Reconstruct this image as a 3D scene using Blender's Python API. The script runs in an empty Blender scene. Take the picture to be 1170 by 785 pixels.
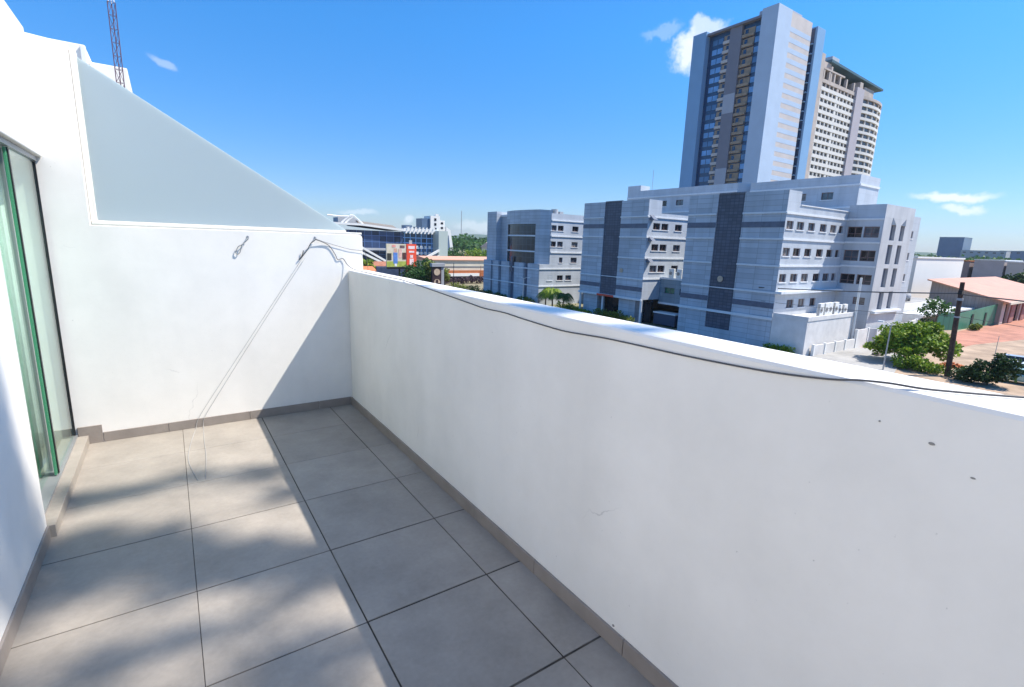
import bpy, bmesh, math, random
from mathutils import Vector, Matrix
R = math.radians
SC = bpy.context.scene
COL = SC.collection
rnd = random.Random(7)

# ------------------------------------------------------------------ camera, sky, sun, exposure
cam = bpy.data.cameras.new('camera'); camo = bpy.data.objects.new('camera', cam); COL.objects.link(camo)
cam.sensor_width = 36.0; cam.lens = 17.47; cam.clip_start = 0.05; cam.clip_end = 12000
Rv, Uv, Dv = Vector((0.8260, -0.5628, 0.0333)), Vector((0.0851, 0.1831, 0.9794)), Vector((0.5573, 0.8061, -0.1989))
CAM = Vector((-1.398, -4.797, 1.631))
M = Matrix((Rv, Uv, -Dv)).transposed()
camo.matrix_world = Matrix.Translation(CAM) @ M.to_4x4()
SC.camera = camo

SUN_DIR = Vector((0.656, -0.36, 1.0)).normalized()
SUN_EL = math.asin(SUN_DIR.z)
SUN_ROT = math.atan2(SUN_DIR.x, SUN_DIR.y)
sl = bpy.data.lights.new('sun', 'SUN'); sl.energy = 4.5; sl.angle = R(0.53); sl.color = (1.0, 0.93, 0.83)
so = bpy.data.objects.new('sun', sl); COL.objects.link(so)
so.rotation_euler = (-SUN_DIR).to_track_quat('-Z', 'Y').to_euler(); so.location = (20, -12, 40)

W = bpy.data.worlds.new('World'); SC.world = W; W.use_nodes = True
wn, wl = W.node_tree.nodes, W.node_tree.links
for n in list(wn): wn.remove(n)
sky = wn.new('ShaderNodeTexSky'); sky.sky_type = 'NISHITA'; sky.sun_disc = False
sky.sun_elevation = SUN_EL; sky.sun_rotation = SUN_ROT; sky.altitude = 50; sky.air_density = 1.0; sky.dust_density = 0.3; sky.ozone_density = 2.2
wbg = wn.new('ShaderNodeBackground'); wbg.inputs['Strength'].default_value = 0.124
wout = wn.new('ShaderNodeOutputWorld')
hsv = wn.new('ShaderNodeHueSaturation'); hsv.inputs['Saturation'].default_value = 1.25
wl.new(sky.outputs[0], hsv.inputs['Color'])
tc = wn.new('ShaderNodeTexCoord')
nz = wn.new('ShaderNodeTexNoise'); nz.inputs['Scale'].default_value = 22; nz.inputs['Detail'].default_value = 6; nz.inputs['Roughness'].default_value = 0.6
wl.new(tc.outputs['Generated'], nz.inputs['Vector'])
def vmath(op, a=None, b=None):
    n = wn.new('ShaderNodeVectorMath'); n.operation = op
    for i, v in enumerate((a, b)):
        if v is None: continue
        if isinstance(v, (tuple, Vector)): n.inputs[i].default_value = tuple(v)
        else: wl.new(v, n.inputs[i])
    return n
def wmath(op, a, b=None):
    n = wn.new('ShaderNodeMath'); n.operation = op
    for i, v in enumerate((a, b)):
        if v is None: continue
        if isinstance(v, (float, int)): n.inputs[i].default_value = v
        else: wl.new(v, n.inputs[i])
    return n.outputs[0]
# thin bluish air near the horizon: the real sky there is much less white than the model's
sxyz = wn.new('ShaderNodeSeparateXYZ'); wl.new(tc.outputs['Generated'], sxyz.inputs[0])
hz_ = wn.new('ShaderNodeValToRGB'); he = hz_.color_ramp.elements
he[0].position = 0.0; he[0].color = (.42, .48, .68, 1); he[1].position = .75; he[1].color = (.50, 1.0, 1.18, 1)
k1 = he.new(.12); k1.color = (.43, .58, .80, 1); k2 = he.new(.35); k2.color = (.42, .83, 1.05, 1)
wl.new(sxyz.outputs[2], hz_.inputs[0])
hmx = wn.new('ShaderNodeMixRGB'); hmx.blend_type = 'MULTIPLY'; hmx.inputs[0].default_value = 1
wl.new(hsv.outputs[0], hmx.inputs[1]); wl.new(hz_.outputs[0], hmx.inputs[2])
dn = vmath('SUBTRACT', nz.outputs['Color'], (0.5, 0.5, 0.5))
def cloud(prev, az, el, wa, wb, tilt, strength, wob):
    c = Vector((math.sin(az) * math.cos(el), math.cos(az) * math.cos(el), math.sin(el)))
    rr = Vector((math.cos(az), -math.sin(az), 0)); uu = rr.cross(c)
    r2 = rr * math.cos(tilt) + uu * math.sin(tilt); u2 = -rr * math.sin(tilt) + uu * math.cos(tilt)
    sc = vmath('SCALE', dn.outputs[0]); sc.inputs['Scale'].default_value = wob
    p = vmath('ADD', tc.outputs['Generated'], sc.outputs[0])
    d = vmath('SUBTRACT', p.outputs[0], c)
    a = wmath('DIVIDE', vmath('DOT_PRODUCT', d.outputs[0], r2).outputs['Value'], wa)
    b = wmath('DIVIDE', vmath('DOT_PRODUCT', d.outputs[0], u2).outputs['Value'], wb)
    f = vmath('DOT_PRODUCT', d.outputs[0], c).outputs['Value']
    q = wmath('SQRT', wmath('ADD', wmath('MULTIPLY', a, a), wmath('MULTIPLY', b, b)))
    mr = wn.new('ShaderNodeMapRange'); mr.interpolation_type = 'SMOOTHSTEP'
    wl.new(q, mr.inputs['Value']); mr.inputs['From Min'].default_value = 1.0; mr.inputs['From Max'].default_value = 0.35
    mr.inputs['To Min'].default_value = 0; mr.inputs['To Max'].default_value = strength
    front = wmath('GREATER_THAN', f, -0.5)
    m = wmath('MULTIPLY', mr.outputs[0], front)
    mx = wn.new('ShaderNodeMixRGB'); wl.new(m, mx.inputs[0]); wl.new(prev, mx.inputs[1]); mx.inputs[2].default_value = (5.0, 5.3, 5.7, 1)
    return mx.outputs[0]
def azel(x, y):
    v = Dv + Rv * ((x - 585) / 567.8) - Uv * ((y - 392.5) / 567.8); v.normalize()
    return math.atan2(v.x, v.y), math.asin(v.z)
sk = hmx.outputs[0]
for (x, y, wa, wb, ti, st, wb2) in ((785, 60, .034, .036, .3, .85, .08), (806, 38, .04, .022, .35, .6, .09), (758, 36, .035, .012, .2, .2, .07), (1092, 226, .06, .011, 0, .85, .04),
                                   (1098, 240, .03, .009, 0, .7, .04), (187, 72, .02, .008, -.5, .3, .03), (466, 252, .012, .01, 0, .5, .03), (545, 258, .06, .012, 0, .35, .04), (410, 243, .05, .008, 0, .35, .04)):
    a, e = azel(x, y); sk = cloud(sk, a, e, wa, wb, ti, st, wb2)
wl.new(sk, wbg.inputs['Color']); wl.new(wbg.outputs[0], wout.inputs[0])
SC.view_settings.view_transform = 'Standard'; SC.view_settings.look = 'None'
SC.view_settings.exposure = 0.80; SC.view_settings.gamma = 1.0; SC.view_settings.use_curve_mapping = False
SC.cycles.max_bounces = 10; SC.cycles.diffuse_bounces = 6; SC.cycles.transparent_max_bounces = 12
SC.cycles.use_denoising = True; SC.cycles.caustics_reflective = False; SC.cycles.caustics_refractive = False

# ------------------------------------------------------------------ materials
def mat(name, col, rough=0.7, metal=0.0, noise=0.0, nscale=3.0, bump=0.0, bscale=60.0, spec=0.3, col2=None, trans=0.0):
    m = bpy.data.materials.new(name); m.use_nodes = True
    n, l = m.node_tree.nodes, m.node_tree.links
    b = n['Principled BSDF']; b.inputs['Base Color'].default_value = (*col, 1); b.inputs['Roughness'].default_value = rough
    b.inputs['Metallic'].default_value = metal; b.inputs['Specular IOR Level'].default_value = spec
    geo = n.new('ShaderNodeNewGeometry')
    if noise or col2:
        t = n.new('ShaderNodeTexNoise'); t.inputs['Scale'].default_value = nscale; t.inputs['Detail'].default_value = 5; t.inputs['Roughness'].default_value = .6
        l.new(geo.outputs['Position'], t.inputs['Vector'])
        cr = n.new('ShaderNodeValToRGB'); cr.color_ramp.elements[0].position = .3; cr.color_ramp.elements[1].position = .7
        c2 = col2 if col2 else tuple(min(1, c * (1 + noise)) for c in col)
        c1 = col if col2 else tuple(c * (1 - noise) for c in col)
        cr.color_ramp.elements[0].color = (*c1, 1); cr.color_ramp.elements[1].color = (*c2, 1)
        l.new(t.outputs['Fac'], cr.inputs[0]); l.new(cr.outputs[0], b.inputs['Base Color'])
    if bump:
        t2 = n.new('ShaderNodeTexNoise'); t2.inputs['Scale'].default_value = bscale; t2.inputs['Detail'].default_value = 4
        l.new(geo.outputs['Position'], t2.inputs['Vector'])
        bp = n.new('ShaderNodeBump'); bp.inputs['Strength'].default_value = bump; bp.inputs['Distance'].default_value = .01
        l.new(t2.outputs['Fac'], bp.inputs['Height']); l.new(bp.outputs[0], b.inputs['Normal'])
    return m

def panel_mat(name, col, pw, ph, line=0.55, var=0.12, rough=.45, lw=.03):
    """metal cladding: joints on a world-metre grid, u = x + y works on both facade directions"""
    m = bpy.data.materials.new(name); m.use_nodes = True
    n, l = m.node_tree.nodes, m.node_tree.links
    b = n['Principled BSDF']; b.inputs['Roughness'].default_value = rough; b.inputs['Specular IOR Level'].default_value = .4
    geo = n.new('ShaderNodeNewGeometry'); sx = n.new('ShaderNodeSeparateXYZ'); l.new(geo.outputs['Position'], sx.inputs[0])
    ad = n.new('ShaderNodeMath'); l.new(sx.outputs[0], ad.inputs[0]); l.new(sx.outputs[1], ad.inputs[1])
    cx = n.new('ShaderNodeCombineXYZ'); l.new(ad.outputs[0], cx.inputs[0]); l.new(sx.outputs[2], cx.inputs[1])
    br = n.new('ShaderNodeTexBrick'); br.offset = 0; br.squash = 1
    br.inputs['Scale'].default_value = 1.0; br.inputs['Brick Width'].default_value = pw; br.inputs['Row Height'].default_value = ph
    br.inputs['Mortar Size'].default_value = lw; br.inputs['Mortar Smooth'].default_value = .3
    br.inputs['Color1'].default_value = (*[c * (1 - var) for c in col], 1); br.inputs['Color2'].default_value = (*[min(1, c * (1 + var)) for c in col], 1)
    br.inputs['Mortar'].default_value = (*[c * line for c in col], 1)
    l.new(cx.outputs[0], br.inputs['Vector'])
    t = n.new('ShaderNodeTexNoise'); t.inputs['Scale'].default_value = .35; t.inputs['Detail'].default_value = 6
    l.new(geo.outputs['Position'], t.inputs['Vector'])
    mr = n.new('ShaderNodeMapRange'); mr.inputs['To Min'].default_value = .8; mr.inputs['To Max'].default_value = 1.15; l.new(t.outputs['Fac'], mr.inputs['Value'])
    mx = n.new('ShaderNodeMixRGB'); mx.blend_type = 'MULTIPLY'; mx.inputs[0].default_value = 1
    l.new(br.outputs['Color'], mx.inputs[1]); l.new(mr.outputs[0], mx.inputs[2])
    mpz = n.new('ShaderNodeVectorMath'); mpz.operation = 'MULTIPLY'; l.new(geo.outputs['Position'], mpz.inputs[0]); mpz.inputs[1].default_value = (.8, .8, .13)
    ts = n.new('ShaderNodeTexNoise'); ts.inputs['Scale'].default_value = 1; ts.inputs['Detail'].default_value = 5; l.new(mpz.outputs[0], ts.inputs['Vector'])
    ms = n.new('ShaderNodeMapRange'); ms.inputs['From Min'].default_value = .32; ms.inputs['From Max'].default_value = .6; ms.inputs['To Min'].default_value = .9; ms.inputs['To Max'].default_value = 1.04; l.new(ts.outputs['Fac'], ms.inputs['Value'])
    mx3 = n.new('ShaderNodeMixRGB'); mx3.blend_type = 'MULTIPLY'; mx3.inputs[0].default_value = 1; l.new(mx.outputs[0], mx3.inputs[1]); l.new(ms.outputs[0], mx3.inputs[2])
    l.new(mx3.outputs[0], b.inputs['Base Color'])
    return m

def plaster_mat():
    m = bpy.data.materials.new('white plaster'); m.use_nodes = True
    n, l = m.node_tree.nodes, m.node_tree.links; b = n['Principled BSDF']; b.inputs['Roughness'].default_value = .75; b.inputs['Specular IOR Level'].default_value = .2
    geo = n.new('ShaderNodeNewGeometry')
    t = n.new('ShaderNodeTexNoise'); t.inputs['Scale'].default_value = 1.3; t.inputs['Detail'].default_value = 7; t.inputs['Roughness'].default_value = .65
    l.new(geo.outputs['Position'], t.inputs['Vector'])
    cr = n.new('ShaderNodeValToRGB'); e = cr.color_ramp.elements
    e[0].position = .30; e[0].color = (.75, .728, .69, 1); e[1].position = .62; e[1].color = (.84, .815, .775, 1)
    l.new(t.outputs['Fac'], cr.inputs[0])
    # thin hairline cracks and a few scuffs
    v = n.new('ShaderNodeTexVoronoi'); v.feature = 'DISTANCE_TO_EDGE'; v.inputs['Scale'].default_value = .9
    nd = n.new('ShaderNodeTexNoise'); nd.inputs['Scale'].default_value = 3; nd.inputs['Detail'].default_value = 5; l.new(geo.outputs['Position'], nd.inputs['Vector'])
    va = n.new('ShaderNodeVectorMath'); va.operation = 'MULTIPLY_ADD'; l.new(nd.outputs['Color'], va.inputs[0]); va.inputs[1].default_value = (.35, .35, .35); l.new(geo.outputs['Position'], va.inputs[2])
    l.new(va.outputs[0], v.inputs['Vector'])
    lt = n.new('ShaderNodeMapRange'); lt.inputs['From Min'].default_value = 0; lt.inputs['From Max'].default_value = .0035; lt.inputs['To Min'].default_value = 1; lt.inputs['To Max'].default_value = 0
    l.new(v.outputs['Distance'], lt.inputs['Value'])
    t3 = n.new('ShaderNodeTexNoise'); t3.inputs['Scale'].default_value = 1.9; t3.inputs['Detail'].default_value = 2; l.new(geo.outputs['Position'], t3.inputs['Vector'])
    gate = n.new('ShaderNodeMapRange'); gate.inputs['From Min'].default_value = .6; gate.inputs['From Max'].default_value = .72; gate.inputs['To Max'].default_value = .6; l.new(t3.outputs['Fac'], gate.inputs['Value'])
    mu = n.new('ShaderNodeMath'); mu.operation = 'MULTIPLY'; l.new(lt.outputs[0], mu.inputs[0]); l.new(gate.outputs[0], mu.inputs[1])
    mx = n.new('ShaderNodeMixRGB'); l.new(mu.outputs[0], mx.inputs[0]); l.new(cr.outputs[0], mx.inputs[1]); mx.inputs[2].default_value = (.25, .24, .23, 1)
    # grime specks
    t4 = n.new('ShaderNodeTexNoise'); t4.inputs['Scale'].default_value = 42; t4.inputs['Detail'].default_value = 3; l.new(geo.outputs['Position'], t4.inputs['Vector'])
    g2 = n.new('ShaderNodeMapRange'); g2.inputs['From Min'].default_value = .735; g2.inputs['From Max'].default_value = .78; g2.inputs['To Max'].default_value = .5; l.new(t4.outputs['Fac'], g2.inputs['Value'])
    mx2 = n.new('ShaderNodeMixRGB'); l.new(g2.outputs[0], mx2.inputs[0]); l.new(mx.outputs[0], mx2.inputs[1]); mx2.inputs[2].default_value = (.35, .34, .32, 1)
    mpz = n.new('ShaderNodeVectorMath'); mpz.operation = 'MULTIPLY'; l.new(geo.outputs['Position'], mpz.inputs[0]); mpz.inputs[1].default_value = (3.7, 3.7, .6)
    ts = n.new('ShaderNodeTexNoise'); ts.inputs['Scale'].default_value = 1; ts.inputs['Detail'].default_value = 4; l.new(mpz.outputs[0], ts.inputs['Vector'])
    ms = n.new('ShaderNodeMapRange'); ms.inputs['From Min'].default_value = .3; ms.inputs['From Max'].default_value = .62; ms.inputs['To Min'].default_value = .962; ms.inputs['To Max'].default_value = 1; l.new(ts.outputs['Fac'], ms.inputs['Value'])
    mx3 = n.new('ShaderNodeMixRGB'); mx3.blend_type = 'MULTIPLY'; mx3.inputs[0].default_value = 1; l.new(mx2.outputs[0], mx3.inputs[1]); l.new(ms.outputs[0], mx3.inputs[2])
    l.new(mx3.outputs[0], b.inputs['Base Color'])
    t2 = n.new('ShaderNodeTexNoise'); t2.inputs['Scale'].default_value = 6; t2.inputs['Detail'].default_value = 8; l.new(geo.outputs['Position'], t2.inputs['Vector'])
    bp = n.new('ShaderNodeBump'); bp.inputs['Strength'].default_value = .22; bp.inputs['Distance'].default_value = .008
    l.new(t2.outputs['Fac'], bp.inputs['Height']); l.new(bp.outputs[0], b.inputs['Normal'])
    return m

def tile_mat():
    m = bpy.data.materials.new('grey porcelain tile'); m.use_nodes = True
    n, l = m.node_tree.nodes, m.node_tree.links; b = n['Principled BSDF']; b.inputs['Specular IOR Level'].default_value = .35
    geo = n.new('ShaderNodeNewGeometry')
    at = n.new('ShaderNodeAttribute'); at.attribute_name = 'tint'
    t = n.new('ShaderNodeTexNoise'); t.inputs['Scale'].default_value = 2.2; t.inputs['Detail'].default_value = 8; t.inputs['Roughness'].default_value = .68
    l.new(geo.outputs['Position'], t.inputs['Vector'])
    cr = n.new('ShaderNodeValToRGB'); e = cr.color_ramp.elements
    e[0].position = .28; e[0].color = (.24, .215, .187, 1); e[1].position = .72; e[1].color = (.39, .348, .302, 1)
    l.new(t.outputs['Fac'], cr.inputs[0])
    t5 = n.new('ShaderNodeTexNoise'); t5.inputs['Scale'].default_value = 45; t5.inputs['Detail'].default_value = 4; l.new(geo.outputs['Position'], t5.inputs['Vector'])
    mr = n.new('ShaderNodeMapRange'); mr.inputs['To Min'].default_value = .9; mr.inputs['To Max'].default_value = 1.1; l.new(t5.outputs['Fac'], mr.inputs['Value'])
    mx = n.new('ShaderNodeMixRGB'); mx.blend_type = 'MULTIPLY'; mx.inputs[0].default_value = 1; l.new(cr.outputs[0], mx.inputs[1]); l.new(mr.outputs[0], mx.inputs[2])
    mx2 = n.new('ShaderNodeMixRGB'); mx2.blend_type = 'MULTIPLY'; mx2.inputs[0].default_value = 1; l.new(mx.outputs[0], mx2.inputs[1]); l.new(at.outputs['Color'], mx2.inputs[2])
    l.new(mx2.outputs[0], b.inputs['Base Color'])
    rr = n.new('ShaderNodeMapRange'); rr.inputs['To Min'].default_value = .42; rr.inputs['To Max'].default_value = .62; l.new(t.outputs['Fac'], rr.inputs['Value']); l.new(rr.outputs[0], b.inputs['Roughness'])
    bp = n.new('ShaderNodeBump'); bp.inputs['Strength'].default_value = .12; bp.inputs['Distance'].default_value = .004
    l.new(t5.outputs['Fac'], bp.inputs['Height']); l.new(bp.outputs[0], b.inputs['Normal'])
    return m

def leaf_mat(name, c1, c2, c3):
    m = bpy.data.materials.new(name); m.use_nodes = True
    n, l = m.node_tree.nodes, m.node_tree.links; b = n['Principled BSDF']; b.inputs['Roughness'].default_value = .55; b.inputs['Specular IOR Level'].default_value = .3
    at = n.new('ShaderNodeAttribute'); at.attribute_name = 'tint'
    cr = n.new('ShaderNodeValToRGB'); e = cr.color_ramp.elements
    e[0].color = (*c1, 1); e[1].color = (*c3, 1); k = e.new(.5); k.color = (*c2, 1)
    l.new(at.outputs['Fac'], cr.inputs[0]); l.new(cr.outputs[0], b.inputs['Base Color'])
    tr = n.new('ShaderNodeBsdfTranslucent'); l.new(cr.outputs[0], tr.inputs[0])
    mx = n.new('ShaderNodeMixShader'); mx.inputs[0].default_value = .3
    l.new(b.outputs[0], mx.inputs[1]); l.new(tr.outputs[0], mx.inputs[2]); l.new(mx.outputs[0], n['Material Output'].inputs[0])
    return m

def frosted_mat():
    m = bpy.data.materials.new('frosted glass'); m.use_nodes = True
    n, l = m.node_tree.nodes, m.node_tree.links; b = n['Principled BSDF']
    b.inputs['Base Color'].default_value = (.56, .62, .63, 1); b.inputs['Roughness'].default_value = .45
    tr = n.new('ShaderNodeBsdfTranslucent'); tr.inputs[0].default_value = (.80, .87, .87, 1)
    mx = n.new('ShaderNodeMixShader'); mx.inputs[0].default_value = .6
    l.new(b.outputs[0], mx.inputs[1]); l.new(tr.outputs[0], mx.inputs[2]); l.new(mx.outputs[0], n['Material Output'].inputs[0])
    return m

def glass_mat():
    m = bpy.data.materials.new('door glass'); m.use_nodes = True
    n, l = m.node_tree.nodes, m.node_tree.links
    for q in list(n):
        if q.type == 'BSDF_PRINCIPLED': n.remove(q)
    gl = n.new('ShaderNodeBsdfGlossy'); gl.inputs['Roughness'].default_value = .02; gl.inputs['Color'].default_value = (.95, 1, .97, 1)
    tp = n.new('ShaderNodeBsdfTransparent'); tp.inputs[0].default_value = (.91, .98, .95, 1)
    fr = n.new('ShaderNodeLayerWeight'); fr.inputs[0].default_value = .5
    pw_ = n.new('ShaderNodeMath'); pw_.operation = 'POWER'; l.new(fr.outputs['Facing'], pw_.inputs[0]); pw_.inputs[1].default_value = 4.5
    ma = n.new('ShaderNodeMath'); ma.operation = 'MULTIPLY_ADD'; l.new(pw_.outputs[0], ma.inputs[0]); ma.inputs[1].default_value = .75; ma.inputs[2].default_value = .05
    mx = n.new('ShaderNodeMixShader'); l.new(ma.outputs[0], mx.inputs[0]); l.new(tp.outputs[0], mx.inputs[1]); l.new(gl.outputs[0], mx.inputs[2])
    l.new(mx.outputs[0], n['Material Output'].inputs[0])
    return m

PLASTER = plaster_mat(); TILE = tile_mat(); FROST = frosted_mat(); DGLASS = glass_mat()
GROUT = mat('grout', (.010, .007, .005), .9, noise=.3, nscale=2.6, col2=(.15, .13, .11))
SKIRT = mat('skirting tile', (.27, .235, .21), .55, noise=.12, nscale=6, bump=.1)
WHITE = mat('white paint', (.78, .78, .76), .5, noise=.05, nscale=2)
CREAM = mat('cream trim', (.78, .75, .68), .55, noise=.05, nscale=8)
ALU = mat('dark aluminium', (.035, .035, .04), .35, .6)
ALU2 = mat('grey aluminium', (.35, .36, .37), .4, .5)
GREENEDGE = mat('green glass edge', (.06, .27, .14), .2, spec=.6)
CURT = mat('pale curtain', (.80, .84, .80), .85, noise=.08, nscale=10)
CABLE = mat('black cable', (.09, .09, .095), .5)
ROPE = mat('grey rope', (.28, .28, .28), .8)
STEEL = mat('galvanised steel', (.42, .43, .45), .4, .7, noise=.15, nscale=12)
PANEL = panel_mat('grey cladding panels', (.46, .505, .56), 2.45, .66, line=.62, var=.10, lw=.03)
PANELS = panel_mat('pale render panels', (.50, .54, .59), 3.3, 1.1, line=.8, var=.04, lw=.02)
PANELD = panel_mat('dark cladding strip', (.085, .10, .14), .62, .42, line=.5, var=.18, lw=.035)
BANDD = mat('dark spandrel band', (.12, .14, .19), .35, noise=.2, nscale=1.2)
LEDGE = mat('white ledge', (.72, .74, .76), .55, noise=.06, nscale=2)
WGLASS = mat('window glass', (.018, .018, .022), .08, spec=.6, noise=.5, nscale=.7)
WGLASS2 = mat('reflective window glass', (.07, .085, .11), .06, spec=.8, noise=.4, nscale=.9)
BLIND = mat('window blind', (.26, .24, .22), .6, noise=.3, nscale=1.2)
TWIN2 = mat('tower window dim', (.07, .16, .32), .12, spec=.7, noise=.3, nscale=.2)
WFRAME = mat('brown window frame', (.20, .13, .125), .5)
SLOTW = panel_mat('rendered wall', (.50, .51, .53), 6.0, 3.3, line=.82, var=.03, lw=.02)
TEAL = panel_mat('teal link panels', (.22, .30, .36), 2.4, .7, line=.7, var=.1)
GRNGLASS = mat('green tinted glass', (.03, .16, .10), .1, spec=.6)
PODW = mat('white boundary render', (.66, .64, .62), .8, noise=.1, nscale=.8, bump=.2, bscale=3)
ASPH = mat('asphalt', (.05, .05, .052), .9, noise=.25, nscale=2, bump=.3, bscale=30)
CONC = mat('concrete paving', (.34, .33, .315), .85, noise=.22, nscale=.5, bump=.2, bscale=8)
DIRT = mat('sandy dirt', (.36, .265, .19), .95, noise=.32, nscale=.35, bump=.3, bscale=2)
REDP = mat('pinkish red paving', (.42, .195, .135), .9, noise=.25, nscale=.5)
GROUNDM = mat('scrub ground', (.16, .17, .09), .95, col2=(.30, .24, .16), nscale=.02)
GRASSM = mat('ground grass', (.06, .11, .025), .9, noise=.3, nscale=.5)
BARK = mat('bark', (.12, .085, .06), .9, noise=.35, nscale=6, bump=.5, bscale=20)
WOODP = mat('creosoted pole', (.075, .045, .035), .85, noise=.4, nscale=3)
RUST = mat('orange rust brick', (.42, .14, .055), .85, noise=.2, nscale=1.5)
ORANGE = panel_mat('orange roof sheets', (.62, .30, .175), .9, 60.0, line=.8, var=.03, lw=.04)
CREAMW = mat('cream wall', (.66, .60, .48), .8, noise=.08, nscale=.5)
TAUPE = panel_mat('taupe wall sheets', (.33, .29, .27), .55, 50, line=.8, var=.06, lw=.05)
GREENF = panel_mat('green fence sheets', (.05, .22, .14), .75, 50, line=.7, var=.08, lw=.06)
PURPW = mat('mauve grey wall', (.42, .39, .42), .8, noise=.08, nscale=.3)
FARB = mat('far blue glass', (.10, .16, .26), .3, noise=.1, nscale=.1)
FARG = mat('far grey concrete', (.36, .37, .39), .8, noise=.1, nscale=.1)
BROWN = mat('brown sign face', (.055, .032, .035), .5)
TAN = mat('tan disc', (.55, .42, .30), .6, noise=.25, nscale=4)
RED = mat('red poster', (.75, .085, .04), .5, noise=.1, nscale=1)
TBLUE = mat('tower blue grey', (.21, .37, .57), .45, noise=.05, nscale=.2)
TPALE = mat('tower pale pier', (.43, .53, .66), .5, noise=.05, nscale=.2)
TNAVY = mat('tower navy glass', (.022, .055, .13), .2, spec=.6)
TGREY = mat('tower grey panel', (.20, .20, .24), .6, noise=.05, nscale=.3)
TGREY2 = mat('tower light grey panel', (.38, .40, .46), .6, noise=.05, nscale=.3)
TBEIGE = mat('tower beige band', (.52, .48, .46), .7, noise=.08, nscale=.3)
TBALC = mat('balcony ochre wall', (.33, .255, .19), .7, noise=.2, nscale=.5)
TWIN = mat('tower window', (.15, .33, .62), .15, spec=.7, noise=.3, nscale=.2)
CONCT = mat('bare concrete', (.46, .40, .36), .85, noise=.15, nscale=.3)
T2W = mat('white slab edge', (.68, .66, .62), .7, noise=.05, nscale=.4)
T2G = mat('recessed dark window', (.09, .085, .08), .25, noise=.4, nscale=.6)
TEALR = mat('dark teal roof', (.07, .13, .15), .5)
LEAF_A = leaf_mat('bright leaf', (.04, .10, .01), (.18, .29, .025), (.38, .44, .05))
LEAF_B = leaf_mat('dark leaf', (.012, .032, .010), (.03, .065, .018), (.06, .11, .03))
LEAF_C = leaf_mat('yellow green leaf', (.06, .09, .012), (.16, .21, .03), (.30, .32, .06))
LEAF_D = leaf_mat('mid leaf', (.02, .06, .015), (.045, .125, .025), (.09, .19, .04))
HILLM = mat('wooded hill', (.05, .085, .05), .95, col2=(.085, .12, .06), nscale=.01)

# ------------------------------------------------------------------ mesh builder
def origin(o):
    v = Vector((0, 0, 0))
    while o is not None:
        v += o.location; o = o.parent
    return v
def tag(o, label=None, cat=None, group=None, kind=None):
    if label: o['label'] = label
    if cat: o['category'] = cat
    if group: o['group'] = group
    if kind: o['kind'] = kind
    return o
def thing(name, loc, label, cat, group=None):
    o = bpy.data.objects.new(name, None); o.location = loc; o.empty_display_size = .2; COL.objects.link(o)
    return tag(o, label, cat, group)

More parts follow.
